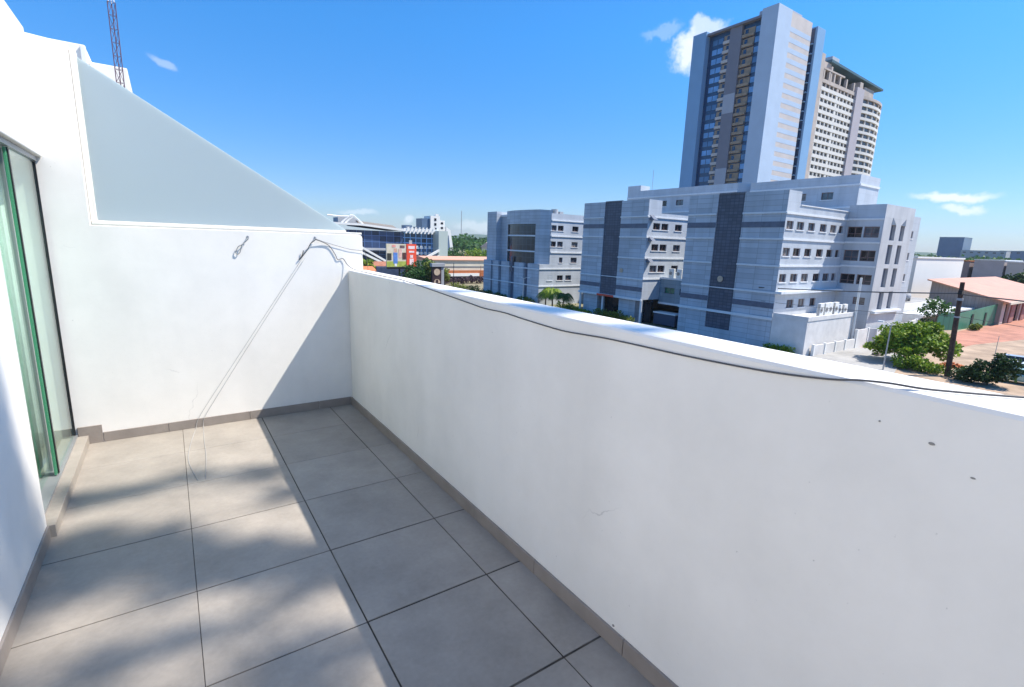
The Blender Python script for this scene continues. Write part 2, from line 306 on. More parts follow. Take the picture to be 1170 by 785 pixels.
class MB:
    def __init__(s): s.v = []; s.f = []; s.t = []; s.cur = None
    def add(s, vs, fs):
        k = len(s.v); s.v += [tuple(v) for v in vs]; s.f += [tuple(i + k for i in f) for f in fs]
        s.t += [s.cur if s.cur is not None else 1.0] * len(fs); return s
    def box(s, x0, x1, y0, y1, z0, z1):
        return s.add([(x, y, z) for z in (z0, z1) for y in (y0, y1) for x in (x0, x1)],
                     [(0, 2, 3, 1), (4, 5, 7, 6), (0, 1, 5, 4), (2, 6, 7, 3), (0, 4, 6, 2), (1, 3, 7, 5)])
    def quad(s, a, b, c, d): return s.add([a, b, c, d], [(0, 1, 2, 3)])
    def prism(s, pts, axis, a, b):
        """polygon pts extruded along axis from a to b; pts are the two other coordinates in xyz order"""
        def P(p, t): return (t, p[0], p[1]) if axis == 'X' else (p[0], t, p[1]) if axis == 'Y' else (p[0], p[1], t)
        n = len(pts); vs = [P(p, a) for p in pts] + [P(p, b) for p in pts]
        fs = [tuple(range(n)), tuple(range(2 * n - 1, n - 1, -1))] + [(i, i + n, (i + 1) % n + n, (i + 1) % n) for i in range(n)]
        return s.add(vs, fs)
    def cyl(s, p0, p1, r0, r1=None, n=10, cap=True):
        r1 = r0 if r1 is None else r1; p0, p1 = Vector(p0), Vector(p1); d = (p1 - p0).normalized()
        a = d.orthogonal().normalized(); b = d.cross(a)
        vs = [p + (a * math.cos(2 * math.pi * i / n) + b * math.sin(2 * math.pi * i / n)) * r for p, r in ((p0, r0), (p1, r1)) for i in range(n)]
        fs = [(i, (i + 1) % n, (i + 1) % n + n, i + n) for i in range(n)]
        if cap: fs += [tuple(range(n - 1, -1, -1)), tuple(range(n, 2 * n))]
        return s.add(vs, fs)
    def tube(s, pts, r, n=6):
        pts = [Vector(p) for p in pts]; rings = []
        for i, p in enumerate(pts):
            d = (pts[min(i + 1, len(pts) - 1)] - pts[max(i - 1, 0)]).normalized()
            a = d.cross(Vector((0.13, 0.31, 0.94))).normalized(); b = d.cross(a)
            rr = r[i] if isinstance(r, (list, tuple)) else r
            rings += [p + (a * math.cos(2 * math.pi * k / n) + b * math.sin(2 * math.pi * k / n)) * rr for k in range(n)]
        fs = [(i * n + k, i * n + (k + 1) % n, (i + 1) * n + (k + 1) % n, (i + 1) * n + k) for i in range(len(pts) - 1) for k in range(n)]
        fs += [tuple(range(n - 1, -1, -1)), tuple(range((len(pts) - 1) * n, len(pts) * n))]
        return s.add(rings, fs)
    def facade(s, ax, plane, u0, u1, z0, z1, holes=(), depth=.25):
        """wall face looking towards -X or -Y with real recessed openings"""
        def P(u, z, d): return (plane + d, u, z) if ax == 'X' else (u, plane + d, z)
        us = sorted({u0, u1, *[h[0] for h in holes], *[h[1] for h in holes]}); zs = sorted({z0, z1, *[h[2] for h in holes], *[h[3] for h in holes]})
        for i in range(len(us) - 1):
            for j in range(len(zs) - 1):
                cu, cz = (us[i] + us[i + 1]) / 2, (zs[j] + zs[j + 1]) / 2
                if any(h[0] < cu < h[1] and h[2] < cz < h[3] for h in holes): continue
                s.quad(P(us[i], zs[j], 0), P(us[i + 1], zs[j], 0), P(us[i + 1], zs[j + 1], 0), P(us[i], zs[j + 1], 0))
        for (a, b, c, d) in holes:
            for (p, q) in (((a, c), (b, c)), ((b, c), (b, d)), ((b, d), (a, d)), ((a, d), (a, c))):
                s.quad(P(*p, 0), P(*q, 0), P(*q, depth), P(*p, depth))
        return s
    def build(s, name, m, parent=None, org=None, smooth=False, bevel=0, tint=False):
        o0 = origin(parent) if parent else Vector(org or (0, 0, 0))
        me = bpy.data.meshes.new(name); me.from_pydata([tuple(Vector(v) - o0) for v in s.v], [], s.f); me.update()
        me.materials.append(m)
        if tint:
            at = me.color_attributes.new('tint', 'FLOAT_COLOR', 'CORNER'); buf = []
            for p in me.polygons: buf += [s.t[p.index]] * 3 * 0 + [c for _ in p.loop_indices for c in (s.t[p.index],) * 3 + (1.0,)]
            at.data.foreach_set('color', buf)
        if smooth:
            for p in me.polygons: p.use_smooth = True
        o = bpy.data.objects.new(name, me); COL.objects.link(o)
        if parent: o.parent = parent
        else: o.location = o0
        if bevel:
            b = o.modifiers.new('bevel', 'BEVEL'); b.width = bevel; b.segments = 2; b.limit_method = 'ANGLE'
        return o

def window(parent, ax, plane, u0, u1, z0, z1, depth=.25, glass=None, frame=None, mull=1, bar=.07, sill=True, transom=None):
    def B(mb, ua, ub, za, zb, d0, d1):
        if ax == 'X': mb.box(plane + d0, plane + d1, ua, ub, za, zb)
        else: mb.box(ua, ub, plane + d0, plane + d1, za, zb)
    f = MB(); d0, d1 = depth - .12, depth
    B(f, u0 + .004, u0 + bar, z0 + .004, z1 - .004, d0, d1); B(f, u1 - bar, u1 - .004, z0 + .004, z1 - .004, d0, d1)
    B(f, u0 + bar, u1 - bar, z0 + .004, z0 + bar, d0, d1); B(f, u0 + bar, u1 - bar, z1 - bar, z1 - .004, d0, d1)
    for k in range(mull):
        c = u0 + (u1 - u0) * (k + 1) / (mull + 1); B(f, c - bar * .4, c + bar * .4, z0 + bar, z1 - bar, d0 + .02, d1)
    if transom: zt = z0 + (z1 - z0) * transom; B(f, u0 + bar, u1 - bar, zt - bar * .4, zt + bar * .4, d0 + .03, d1 - .002)
    w = f.build('window', frame or WFRAME, parent)
    glass = glass or rnd.choice((WGLASS, WGLASS, WGLASS, WGLASS2, WGLASS2, BLIND))
    g = MB(); B(g, u0 + .01, u1 - .01, z0 + .01, z1 - .01, depth - .05, depth + .02); g.build('pane', glass or WGLASS, w)
    if sill:
        q = MB(); B(q, u0 - .12, u1 + .12, z0 - .13, z0 - .004, -.09, .1); q.build('sill', LEDGE, w)
    return w

# ------------------------------------------------------------------ ground and setting
G = -10.9
def structure(o, label=None): return tag(o, kind='structure')
mb = MB(); n = 72; ctr = (0, 0, G)
ring = [(4600 * math.cos(2 * math.pi * i / n), 4600 * math.sin(2 * math.pi * i / n), G) for i in range(n)]
mb.add(ring, [tuple(range(n))]); structure(mb.build('ground', GROUNDM, org=(0, 0, G)))
structure(MB().box(14, 54, -200, 330, G - .2, G + .004).build('street', ASPH))
structure(MB().box(54, 61.6, -30, 112, G - .2, G + .12).build('sidewalk', CONC, bevel=.03))
structure(MB().box(54.0, 62.0, 14.5, 29, G + .121, G + .124).build('driveway', CONC))
mk = MB()
for k in range(-10, 40): mk.box(33.9, 34.1, k * 8, k * 8 + 3.5, G + .004, G + .008)
structure(mk.build('lane_marking', WHITE))
structure(MB().prism([(55, -60), (260, -60), (260, 60), (54, 22)], 'Z', G - .2, G + .003).build('dirt_lot', DIRT))
structure(MB().prism([(86.5, 16.2), (96, 16), (112, 13.2), (146, 12), (180, 12), (180, 21), (133, 21.2), (112, 21.6), (92, 19.2)], 'Z', G - .1, G + .008).build('red_paving', REDP))
structure(MB().prism([(62, 14.6), (76, 18.0), (76, 23.9), (62, 24.4)], 'Z', G - .1, G + .05).build('forecourt', CONC))

# ------------------------------------------------------------------ terrace
tl = MB(); xs = [-2.19, -1.418, -.817, -.2154, -.001]; ys = [-.001, -.53] + [-1.13 - .6 * k for k in range(9)]
for i in range(len(xs) - 1):
    for j in range(len(ys) - 1):
        g = .0033; tl.cur = rnd.uniform(.93, 1.05)
        dz = rnd.uniform(-.0004, .0004)
        gx = lambda v: .0014 if abs(v + 1.418) < .01 else g * rnd.uniform(.7, 1.2)     # joints filled to different depths and widths
        gy = lambda v: .0013 if v > -1.2 else (g * 1.5 if v < -2.0 and i > 1 else g) * rnd.uniform(.8, 1.2)
        tl.box(xs[i] + gx(xs[i]), xs[i + 1] - gx(xs[i + 1]), ys[j + 1] + gy(ys[j + 1]), ys[j] - gy(ys[j]), -.02, dz)
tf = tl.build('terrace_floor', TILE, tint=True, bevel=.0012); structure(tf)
structure(MB().box(-2.2, .0, -5.95, .0, -.06, -.003).build('terrace_bed', GROUT))

pw = MB().box(0, .182, -5.95, -.002, -.06, 1.3255).build('parapet_wall', PLASTER, org=(0.09, -3, 0), bevel=.014)
tag(pw, 'long white rendered parapet wall along the right side of the terrace', 'wall')
sk = MB()
y = -.014
for L in (.62, .6, .62, .6, .6, .6, .6, .6, .6):
    sk.box(-.0125, .0, max(y - L + .003, -5.94), y, .0, .0745 + rnd.uniform(-.001, .001)); y -= L
sk.build('skirting', SKIRT, pw, bevel=.0015)
# small chips, scuffs and plugged holes on the parapet
ch = MB()
for (yy, zz, a, b) in ((-4.465, 1.215, .0062, .0034), (-4.545, 1.165, .0045, .0018), (-4.36, 1.235, .0022, .0022), (-3.585, .088, .006, .005)):
    pts = [(yy + a * math.cos(t * .7) * (1 + .2 * math.sin(3 * t)), zz + b * math.sin(t * .7)) for t in range(9)]
    ch.prism(pts, 'X', -.0025, .001)
ch.build('plaster_chip', mat('chip', (.27, .26, .245), .9), pw)

bw = MB().prism([(-2.35, -.06), (.147, -.06), (.147, 1.62), (.140, 1.645), (.115, 1.655), (-1.842, 1.655), (-1.842, 2.86), (-2.35, 2.90)], 'Y', 0, .2).build('dividing_wall', PLASTER, org=(-.9, .1, 0), bevel=.006)
tag(bw, 'white rendered end wall of the terrace with a stepped top under frosted glass', 'wall')
b2 = MB(); x = -1.93
for L in (.42, .6, .6, .6):
    b2.box(x, min(x + L - .003, -.0135), -.0125, .0, .0, .0758); x += L
b2.box(-2.078, -1.933, -.0125, 0, .0, .140)
b2.build('skirting', SKIRT, bw, bevel=.0015)
MB().box(-1.838, .143, .003, .197, 1.656, 1.674).build('coping', CREAM, bw, bevel=.004)

fg = thing('frosted_glass_screen', (-.9, .1, 1.676), 'triangular sheet of pale blue frosted glass sloping down to the right on the end wall', 'glass screen')
MB().prism([(-1.806, 1.678), (.01, 1.678), (.01, 1.70), (-1.806, 2.800)], 'Y', .075, .087).build('pane', FROST, fg)
MB().box(-1.840, -1.8055, .03, .13, 1.677, 2.835).build('post', CREAM, fg, bevel=.003)
MB().box(-1.805, .012, .055, .074, 1.677, 1.690).build('bead', CREAM, fg)

# own house: left wall with a door opening, lintel, room behind
hw = thing('house_wall', (-2.3, -2.5, 0), 'tall white rendered house wall on the left edge with a deep door recess', 'wall')
MB().box(-2.33, -2.05, -5.95, -1.452, -.06, 2.095).build('wall', PLASTER, hw, bevel=.008)
MB().box(-2.33, -2.05, -5.95, -.0025, 2.0975, 2.905).build('lintel_wall', PLASTER, hw, bevel=.008)
MB().box(-2.05, -2.0385, -5.94, -1.47, .0, .078).build('skirting', SKIRT, hw, bevel=.0015)
MB().box(-2.20, -2.018, -1.4505, -.0135, .0, .070).build('threshold', TILE, hw, bevel=.002, tint=True)
MB().box(-5.8, -2.34, -5.95, -.01, -.3, -.06).box(-5.8, -5.7, -5.95, -.01, -.06, 2.6).box(-5.7, -2.34, -5.95, -.01, 2.6, 2.8).box(-5.7, -2.34, -5.95, -5.85, -.06, 2.6).build('room_shell', WHITE, hw)
MB().box(-6, -.0, -6.2, .2, G, -.31).box(-6, -2.35, .21, 7.9, G, 2.2).build('storey_below', PLASTER, hw)
dr = thing('sliding_glass_door', (-2.2, -.75, .07), 'two leaf sliding glass door with green glass edges and dark slim frame', 'door')
MB().box(-2.165, -2.08, -1.45, -.014, .0705, .085).box(-2.165, -2.08, -1.45, -.014, 2.066, 2.096).build('track', ALU2, dr)
for (nm, x, y0, y1) in (('fixed_leaf', -2.10, -.745, -.02), ('sliding_leaf', -2.14, -1.44, -.68)):
    p = MB().box(x - .004, x + .004, y0 + .012, y1 - .012, .092, 2.06).build('leaf', DGLASS, dr)
    MB().box(x - .012, x + .012, y0 - .012, y0 + .011, .091, 2.061).box(x - .012, x + .012, y1 - .011, y1 + .004, .091, 2.061).build('stile', ALU if nm == 'fixed_leaf' else ALU2, p)
    MB().box(x - .0055, x + .0055, y0 - .045, y0 - .0125, .093, 2.059).build('glass_edge', GREENEDGE, p)
cu = MB(); N = 90; base = []
for i in range(N + 1):
    t = i / N; base.append((-2.27 + .005 * math.sin(t * 45) + .006 * math.sin(t * 17), -1.5 + 1.46 * t))
for i in range(N):
    a, b = base[i], base[i + 1]; cu.quad((*a, -.04), (*b, -.04), (*b, 2.3), (*a, 2.3))
cuo = cu.build('curtain', CURT, org=(-2.42, -.8, 0), smooth=True)
s = cuo.modifiers.new('thick', 'SOLIDIFY'); s.thickness = .004
tag(cuo, 'pale pleated curtain hanging behind the sliding glass door', 'curtain')

# wall hooks, rope loop and cables
def curve_pts(pts, k=6):
    out = []; P = [Vector(p) for p in pts]
    for i in range(len(P) - 1):
        p0, p1, p2, p3 = P[max(i - 1, 0)], P[i], P[i + 1], P[min(i + 2, len(P) - 1)]
        for j in range(k):
            t = j / k; out.append(.5 * ((2 * p1) + (p2 - p0) * t + (2 * p0 - 5 * p1 + 4 * p2 - p3) * t * t + (3 * p1 - p0 - 3 * p2 + p3) * t ** 3))
    return out + [P[-1]]
def hook(x, z, label):
    o = MB().cyl((x, .01, z), (x, -.028, z), .0035, n=8).tube([(x, -.026, z), (x - .004, -.032, z - .012), (x, -.026, z - .02), (x + .005, -.02, z - .012), (x + .002, -.024, z)], .0028).cyl((x, .001, z), (x, -.003, z), .009, n=12).build('wall_hook', STEEL, org=(x, 0, z), smooth=False)
    return tag(o, label, 'hook', 'metal hooks on the end wall')
hook(-.828, 1.604, 'small metal wall hook holding only a short rope loop'); hook(-.286, 1.616, 'small metal wall hook holding the two cables beside the parapet')
lp = MB().tube(curve_pts([(-.83, -.026, 1.585), (-.852, -.022, 1.56), (-.880, -.02, 1.535), (-.905, -.015, 1.52), (-.925, -.012, 1.475), (-.915, -.012, 1.458), (-.895, -.014, 1.475), (-.878, -.016, 1.53)]), .0035).build('rope_loop', ROPE, org=(-.87, -.02, 1.5))
tag(lp, 'short grey rope loop hanging from the left wall hook', 'rope')
lp = MB().tube(curve_pts([(-.288, -.03, 1.597), (-.33, -.024, 1.56), (-.36, -.02, 1.505), (-.41, -.016, 1.44), (-.432, -.012, 1.418), (-.405, -.014, 1.455), (-.392, -.016, 1.50)]), .0042).build('rope_loop', CABLE, org=(-.35, -.02, 1.5))
tag(lp, 'dark frayed rope end hanging left of the hook near the parapet', 'rope')
c1 = [(-.288, -.026, 1.60), (-.174, -.010, 1.553), (-.115, -.008, 1.47), (-.092, -.008, 1.422), (-.044, -.010, 1.43), (-.008, -.022, 1.374), (.03, -.09, 1.337), (.03, -.35, 1.331), (.024, -.923, 1.331), (.035, -1.2, 1.331), (.005, -1.42, 1.332),
      (-.008, -1.6, 1.328), (-.0045, -1.936, 1.308), (-.0045, -2.3, 1.288), (-.0045, -2.496, 1.277), (-.0045, -2.7, 1.279), (-.0045, -2.887, 1.270), (-.0045, -3.150, 1.262), (-.0045, -3.3, 1.268), (-.0045, -3.465, 1.276), (-.0045, -3.787, 1.281), (-.0045, -4.004, 1.289), (-.0045, -4.132, 1.298), (-.006, -4.243, 1.312), (-.008, -4.30, 1.3245),
      (.003, -4.36, 1.331), (.02, -4.42, 1.331), (.054, -4.465, 1.331), (.094, -4.51, 1.331), (.152, -4.568, 1.331), (.19, -4.61, 1.331), (.21, -4.66, 1.25), (.215, -4.7, .9)]
co = MB().tube(curve_pts(c1, 5), .003, 6).build('cable', CABLE, org=(0, -2.3, 1.3), smooth=True)
tag(co, 'thin black cable drooping along the inner top edge of the parapet', 'cable')
c2 = [(-.283, -.027, 1.602), (-.2, -.012, 1.576), (-.095, -.009, 1.547), (.024, -.009, 1.517), (.12, -.010, 1.507), (.17, -.012, 1.48), (.20, .0, 1.2), (.2, .0, .6)]
co = MB().tube(curve_pts(c2, 6), .0018, 6).build('cable', CABLE, org=(0, 0, 1.5), smooth=True)
tag(co, 'fine cable running from the hook across the end wall and over the parapet', 'cable')
for (dx, nm) in ((0, 'left of two pale strings running slantwise from the rope end down to the tiles'), (.022, 'right of two pale strings running slantwise from the rope end down to the tiles')):  # grey strands added to draw the slanting rope shadows on wall and tiles
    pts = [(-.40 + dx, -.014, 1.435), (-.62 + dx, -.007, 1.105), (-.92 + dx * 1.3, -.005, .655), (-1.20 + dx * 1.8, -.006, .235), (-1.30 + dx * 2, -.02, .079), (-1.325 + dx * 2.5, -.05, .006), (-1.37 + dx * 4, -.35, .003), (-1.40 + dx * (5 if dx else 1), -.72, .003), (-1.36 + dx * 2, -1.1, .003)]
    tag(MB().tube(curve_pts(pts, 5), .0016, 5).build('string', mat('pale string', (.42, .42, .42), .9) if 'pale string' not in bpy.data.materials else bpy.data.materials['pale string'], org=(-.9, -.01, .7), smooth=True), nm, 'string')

# neighbouring rooftop walls and mast beyond the frosted screen
nb = thing('neighbouring_house', (-3.5, 9, G), 'white flat roofed house top rising behind the end wall at upper left', 'house')
MB().box(-7, -2.33, 8.0, 13, G, 4.93).build('tall_wall', PLASTER, nb, bevel=.02)
MB().box(-2.325, -1.745, 8.35, 13, G, 4.74).build('low_wall', PLASTER, nb, bevel=.02)
MB().box(-2.40, -2.318, 7.93, 8.0, 4.2, 4.90).build('buttress', WHITE, nb, bevel=.01)
ms = thing('antenna_mast', (-1.87, 7.9, 3.2), 'slim three legged lattice mast in red and white at the top left', 'mast')
def lattice(mb, x, y, z0, z1, w, step):
    legs = [(x + w * .58 * math.cos(a), y + w * .58 * math.sin(a)) for a in (R(90), R(210), R(330))]
    for (a, b) in legs: mb.cyl((a, b, z0), (a, b, z1), .008, n=6)
    z = z0; k = 0
    while z < z1 - .01:
        zz = min(z + step, z1)
        for i in range(3):
            p, q = legs[i], legs[(i + 1) % 3]
            mb.cyl((*p, zz), (*q, zz), .004, n=5)
            mb.cyl((*(p if k % 2 else q), z), (*(q if k % 2 else p), zz), .004, n=5)
        z = zz; k += 1
lm = MB(); lattice(lm, -1.86, 7.9, 3.2, 5.72, .115, .23); lm.build('lower_section', mat('faded red paint', (.12, .07, .10), .6), ms)
lm = MB(); lattice(lm, -1.86, 7.9, 5.72, 10.2, .085, .26); lm.build('upper_section', mat('mast white', (.7, .72, .76), .5), ms)
MB().box(-1.97, -1.75, 7.85, 8.34, 4.02, 4.06).build('bracket', STEEL, ms)

# ------------------------------------------------------------------ grey office blocks along the street
X0 = 61.73
def band_y(mb, x, ya, yb, z, h=.26, d=.14): mb.box(x - d, x - .003, ya, yb, z - h / 2, z + h / 2)
def band_x(mb, y, xa, xb, z, h=.26, d=.14): mb.box(xa, xb, y - d, y - .003, z - h / 2, z + h / 2)

def front_block(b, ya, yb, sa, sb, topz, groundfloor):
    """street front with a dark centre strip, white ledges and dark spandrel bands"""
    zb = -6.85 if groundfloor else G
    f = MB(); f.facade('X', X0, ya, yb, zb, topz, [(sa, sb, max(zb, -9.3) + (.01 if groundfloor else 0), topz - .02)], .35)
    f.quad((X0, ya, topz), (X0, yb, topz), (X0 + 3.1, yb, topz), (X0 + 3.1, ya, topz)); f.quad((X0, yb, zb), (X0 + 3.1, yb, zb), (X0 + 3.1, yb, topz), (X0, yb, topz))
    if groundfloor: f.quad((X0, ya, zb), (X0, yb, zb), (X0 + 3.1, yb, zb), (X0 + 3.1, ya, zb))
    f.build('street_facade', PANEL, b)
    s = MB().box(X0 + .12, X0 + .34, sa + .003, sb - .003, max(zb, -9.3) + .02, topz + .12)
    s.build('glazed_strip', PANELD, b)
    for z in (6.40, 3.18, -.18, -3.55):
        for (p, q) in ((ya, sa), (sb, yb)):
            l = MB(); band_y(l, X0, p, q, z, .24); l.build('ledge', LEDGE, b)
    l = MB(); band_y(l, X0, ya - .1, yb + .1, -6.85, .34, .22); l.build('ledge', LEDGE, b)
    l = MB(); band_y(l, X0 - .05, sa - .2, sb + .2, -3.55, .12, .06); l.build('ledge', LEDGE, b)
    for z in (4.95, -5.2):
        for (p, q) in ((ya, sa), (sb, yb)):
            l = MB(); band_y(l, X0, p + .003, q - .003, z, .72, .035); l.build('spandrel', BANDD, b)
    v = MB().cyl((X0 - .1, sb - .9 if groundfloor else sa + 2.2, -2.35), (X0 - .02, sb - .9 if groundfloor else sa + 2.2, -2.35), .42, n=20) if not groundfloor else MB().cyl((X0 - .1, sa - 1.0, -2.35), (X0 - .003, sa - 1.0, -2.35), .36, n=20)
    v.build('wall_disc', TAN, b)

def side_wall(b, y, xa, xb, zb, topz, wins, mat_=PANELS, front_top=None):
    f = MB(); f.facade('Y', y, xa, xb, zb, topz, [w[:4] for w in wins], .3)
    if front_top: f.quad((xa, y, topz), (xa + 3.1, y, topz), (xa + 3.1, y, front_top), (xa, y, front_top)); f.quad((xa + 3.1, y, topz), (xa + 3.1, y + 5, topz), (xa + 3.1, y + 5, front_top), (xa + 3.1, y, front_top))
    f.build('side_wall', mat_, b)
    for w in wins: window(b, 'Y', y, *w[:4], depth=.3, mull=w[4] if len(w) > 4 else 1)

# right block
rb = thing('office_block', (70, 33, G), 'nearest grey clad office block with a dark centre strip and a white podium', 'office building', 'grey office blocks along the street')
front_block(rb, 28.3, 42.5, 34.0, 37.85, 9.06, False)
wins = []
for z0, z1, xs_ in ((4.42, 5.42, ((62.1, 63.75), (64.6, 66.4), (67.5, 69.25), (70.7, 72.5), (73.6, 75.35), (76.2, 77.4))), (1.12, 2.12, ((62.1, 63.75), (64.6, 66.4), (67.5, 69.25), (70.7, 72.5), (73.6, 75.35), (76.2, 77.4))),
                    (-2.18, -1.15, ((62.1, 63.75), (64.8, 66.6), (67.6, 69.4), (70.8, 72.7), (73.6, 75.35), (76.2, 77.4))), (-5.6, -4.5, ((64.8, 66.6), (67.8, 69.5), (71.0, 72.6)))):
    wins += [(a, b, z0, z1, 1) for a, b in xs_]
side_wall(rb, 28.3, X0, 78.38, G, 7.4, wins, front_top=9.06)
MB().box(X0 + 3.1, 78.4, 28.6, 42.4, 7.2, 7.38).box(78.0, 88, 28.6, 42.5, G, 7.3).box(X0 + 3.2, 78, 42.3, 42.5, G, 7.3).build('roof', FARG, rb)
for z in (6.35, 3.2, -.12):
    l = MB(); band_x(l, 28.3, X0 - .14, 78.36, z, .24); l.build('ledge', LEDGE, rb)
l = MB(); band_x(l, 28.3, X0 - .3, 78.36, -3.45, .3, .9); l.build('ledge', LEDGE, rb)
l = MB(); band_x(l, 28.3, 64.9, 78.36, 7.45, .12, .1); l.build('ledge', LEDGE, rb)
# projecting end block
ebw = [(26.26, 28.1, 3.93, 5.40, 1), (24.2, 26.05, 3.93, 5.40, 1), (26.24, 28.1, .72, 2.19, 1), (24.2, 26.05, .72, 2.19, 1), (26.22, 28.1, -2.5, -1.13, 1), (24.15, 25.98, -2.5, -1.13, 1), (24.5, 26.0, -5.3, -4.3, 1)]
f = MB(); f.facade('X', 78.38, 23.82, 28.3, G, 8.34, [w[:4] for w in ebw], .3); f.build('end_wall', PANELS, rb)
for w in ebw: window(rb, 'X', 78.38, *w[:4], depth=.3, mull=1, bar=.09, sill=False, transom=.35)
slots = []
for z0, z1 in ((3.66, 5.75), (.40, 3.06), (-2.85, -.18), (-6.0, -3.5)):
    slots += [(80.95, 82.6, z0, z1), (84.3, 85.8, z0, z1)]
f = MB(); f.facade('Y', 23.82, 78.38, 88.6, G, 8.34, slots, .45)
f.quad((88.6, 23.82, G), (88.6, 28.3, G), (88.6, 28.3, 8.34), (88.6, 23.82, 8.34)); f.quad((78.38, 23.82, 8.34), (88.6, 23.82, 8.34), (88.6, 28.3, 8.34), (78.38, 28.3, 8.34)); f.quad((78.38, 28.3, 7), (88.6, 28.3, 7), (88.6, 28.3, 8.34), (78.38, 28.3, 8.34))
f.build('slotted_wall', SLOTW, rb)
for (a, b, z0, z1) in slots:
    MB().box(a + .005, b - .005, 23.82 + .36, 23.82 + .5, z0 + .005, z1 - .005).build('slot_glazing', BANDD, rb)
for xx in (80.95, 84.3):   # pointed heads of the top slots
    MB().prism([(xx - .05, 5.75), (xx + 1.6, 5.75), (xx + (.2 if xx < 82 else 1.5), 6.7)], 'Y', 23.80, 23.815).build('slot_head', BANDD, rb)
for z in (6.4, 3.25, 0.0):
    l = MB(); band_y(l, 78.38, 23.9, 28.28, z, .24); l.build('ledge', LEDGE, rb)
l = MB(); band_x(l, 23.82, 79.2, 88.7, -6.3, .3, .5); l.build('ledge', LEDGE, rb)
# rear side bay with windows seen beyond the slotted wall
bwins = [(89.6, 91.0, z, z + 1.1, 1) for z in (4.3, 1.0, -2.3)] + [(93.5, 94.9, z, z + 1.1, 1) for z in (4.3, 1.0, -2.3)]
f = MB(); f.facade('Y', 25.6, 88.6, 97, G, 7.6, [w[:4] for w in bwins], .3); f.quad((88.6, 25.6, 7.6), (97, 25.6, 7.6), (97, 32, 7.6), (88.6, 32, 7.6)); f.quad((97, 25.6, G), (97, 32, G), (97, 32, 7.6), (97, 25.6, 7.6)); f.build('rear_bay', PANELS, rb)
for w in bwins: window(rb, 'Y', 25.6, *w[:4], depth=.3)
# podium with the air conditioner platform
p = MB().box(X0 - .02, 74.2, 23.95, 28.25, G, -6.55); p.build('podium', PODW, rb)
MB().box(X0 - .05, 74.3, 23.88, 24.1, -6.55, -6.0).box(X0 - .05, X0 + .2, 24.1, 28.2, -6.55, -6.0).build('podium_parapet', PODW, rb, bevel=.02)
MB().cyl((74.35, 23.75, G), (74.1, 23.75, -1.4), .14, n=10).build('drain_pipe', WHITE, rb)

# middle block
mbk = thing('office_block', (70, 57, G), 'middle grey clad office block with recessed ground floor and a red strip over its entrance', 'office building', 'grey office blocks along the street')
front_block(mbk, 49.95, 64.9, 55.75, 59.65, 9.0, True)
mw = []
for z0, z1 in ((4.42, 5.44), (1.10, 2.12), (-2.36, -1.28)):
    mw += [(63.1, 64.8, z0, z1), (65.1, 66.8, z0, z1), (68.5, 70.3, z0, z1), (72.2, 74.0, z0, z1)]
side_wall(mbk, 49.95, X0, 88, -6.85, 7.0, mw, front_top=9.0)
MB().box(X0 + 3.1, 88, 50.3, 64.8, 6.8, 6.98).box(X0 + 3.2, 88, 64.7, 64.9, G, 6.98).box(84, 88, 50.3, 64.8, G, 6.8).build('roof', FARG, mbk)
for z in (6.35, 3.2, -.12, -3.45):
    l = MB(); band_x(l, 49.95, X0 - .14, 88, z, .24); l.build('ledge', LEDGE, mbk)
for z in (5.9, 2.6, -.75):
    MB().prism([(49.0, z), (49.93, z), (49.93, z + .75)], 'X', 62.3 - .2, 63.0).build('awning', BANDD, mbk)
for (ya, yb) in ((60.6, 64.2), (51.6, 55.3)):
    MB().box(X0 + .5, X0 + 2.5, ya, yb, G, -6.86).build('ground_floor_wall', PANEL, mbk)
MB().box(X0 + 2.6, X0 + 3.0, 49.97, 64.88, G, -6.86).build('entrance_glazing', WGLASS, mbk)
for yy in (64.75, 58.9, 50.1):
    MB().cyl((X0 + .2, yy, G), (X0 + .2, yy, -6.86), .2, n=14).build('column', LEDGE, mbk)
MB().box(X0 - .42, X0 - .225, 56.0, 59.9, -7.05, -6.72).build('red_strip', RED, mbk)
# link between middle and right
lk = MB(); lw = [(48.6, 50.0 - .1, -5.7, -4.7), (45.6, 47.6, -5.7, -4.7)]
lk.facade('X', 66, 42.5, 49.93, -7.5, -3.4, [(46.9, 48.9, -5.75, -4.75), (43.9, 45.9, -5.75, -4.75)], .25)
lk.quad((66, 42.5, -3.4), (66, 49.93, -3.4), (72, 49.93, -3.4), (72, 42.5, -3.4)); lk.quad((66, 42.5, -7.5), (66, 49.93, -7.5), (72, 49.93, -7.5), (72, 42.5, -7.5)); lk.box(72, 72.2, 42.5, 49.93, G, -3.42)
lk.build('link_wall', TEAL, mbk)
for w in ((46.9, 48.9, -5.75, -4.75), (43.9, 45.9, -5.75, -4.75)): window(mbk, 'X', 66, *w, depth=.25, glass=GRNGLASS, frame=BANDD, sill=False)
for z in (-3.3, -7.4):
    l = MB(); band_y(l, 66, 42.5, 49.9, z, .3); l.build('ledge', LEDGE, mbk)
MB().cyl((66.3, 43.1, G), (66.3, 43.1, -7.56), .3, n=14).build('column', LEDGE, mbk)
MB().box(65.6, 66.6, 42.9, 43.8, G, -7.55).build('link_pier', TEAL, mbk)

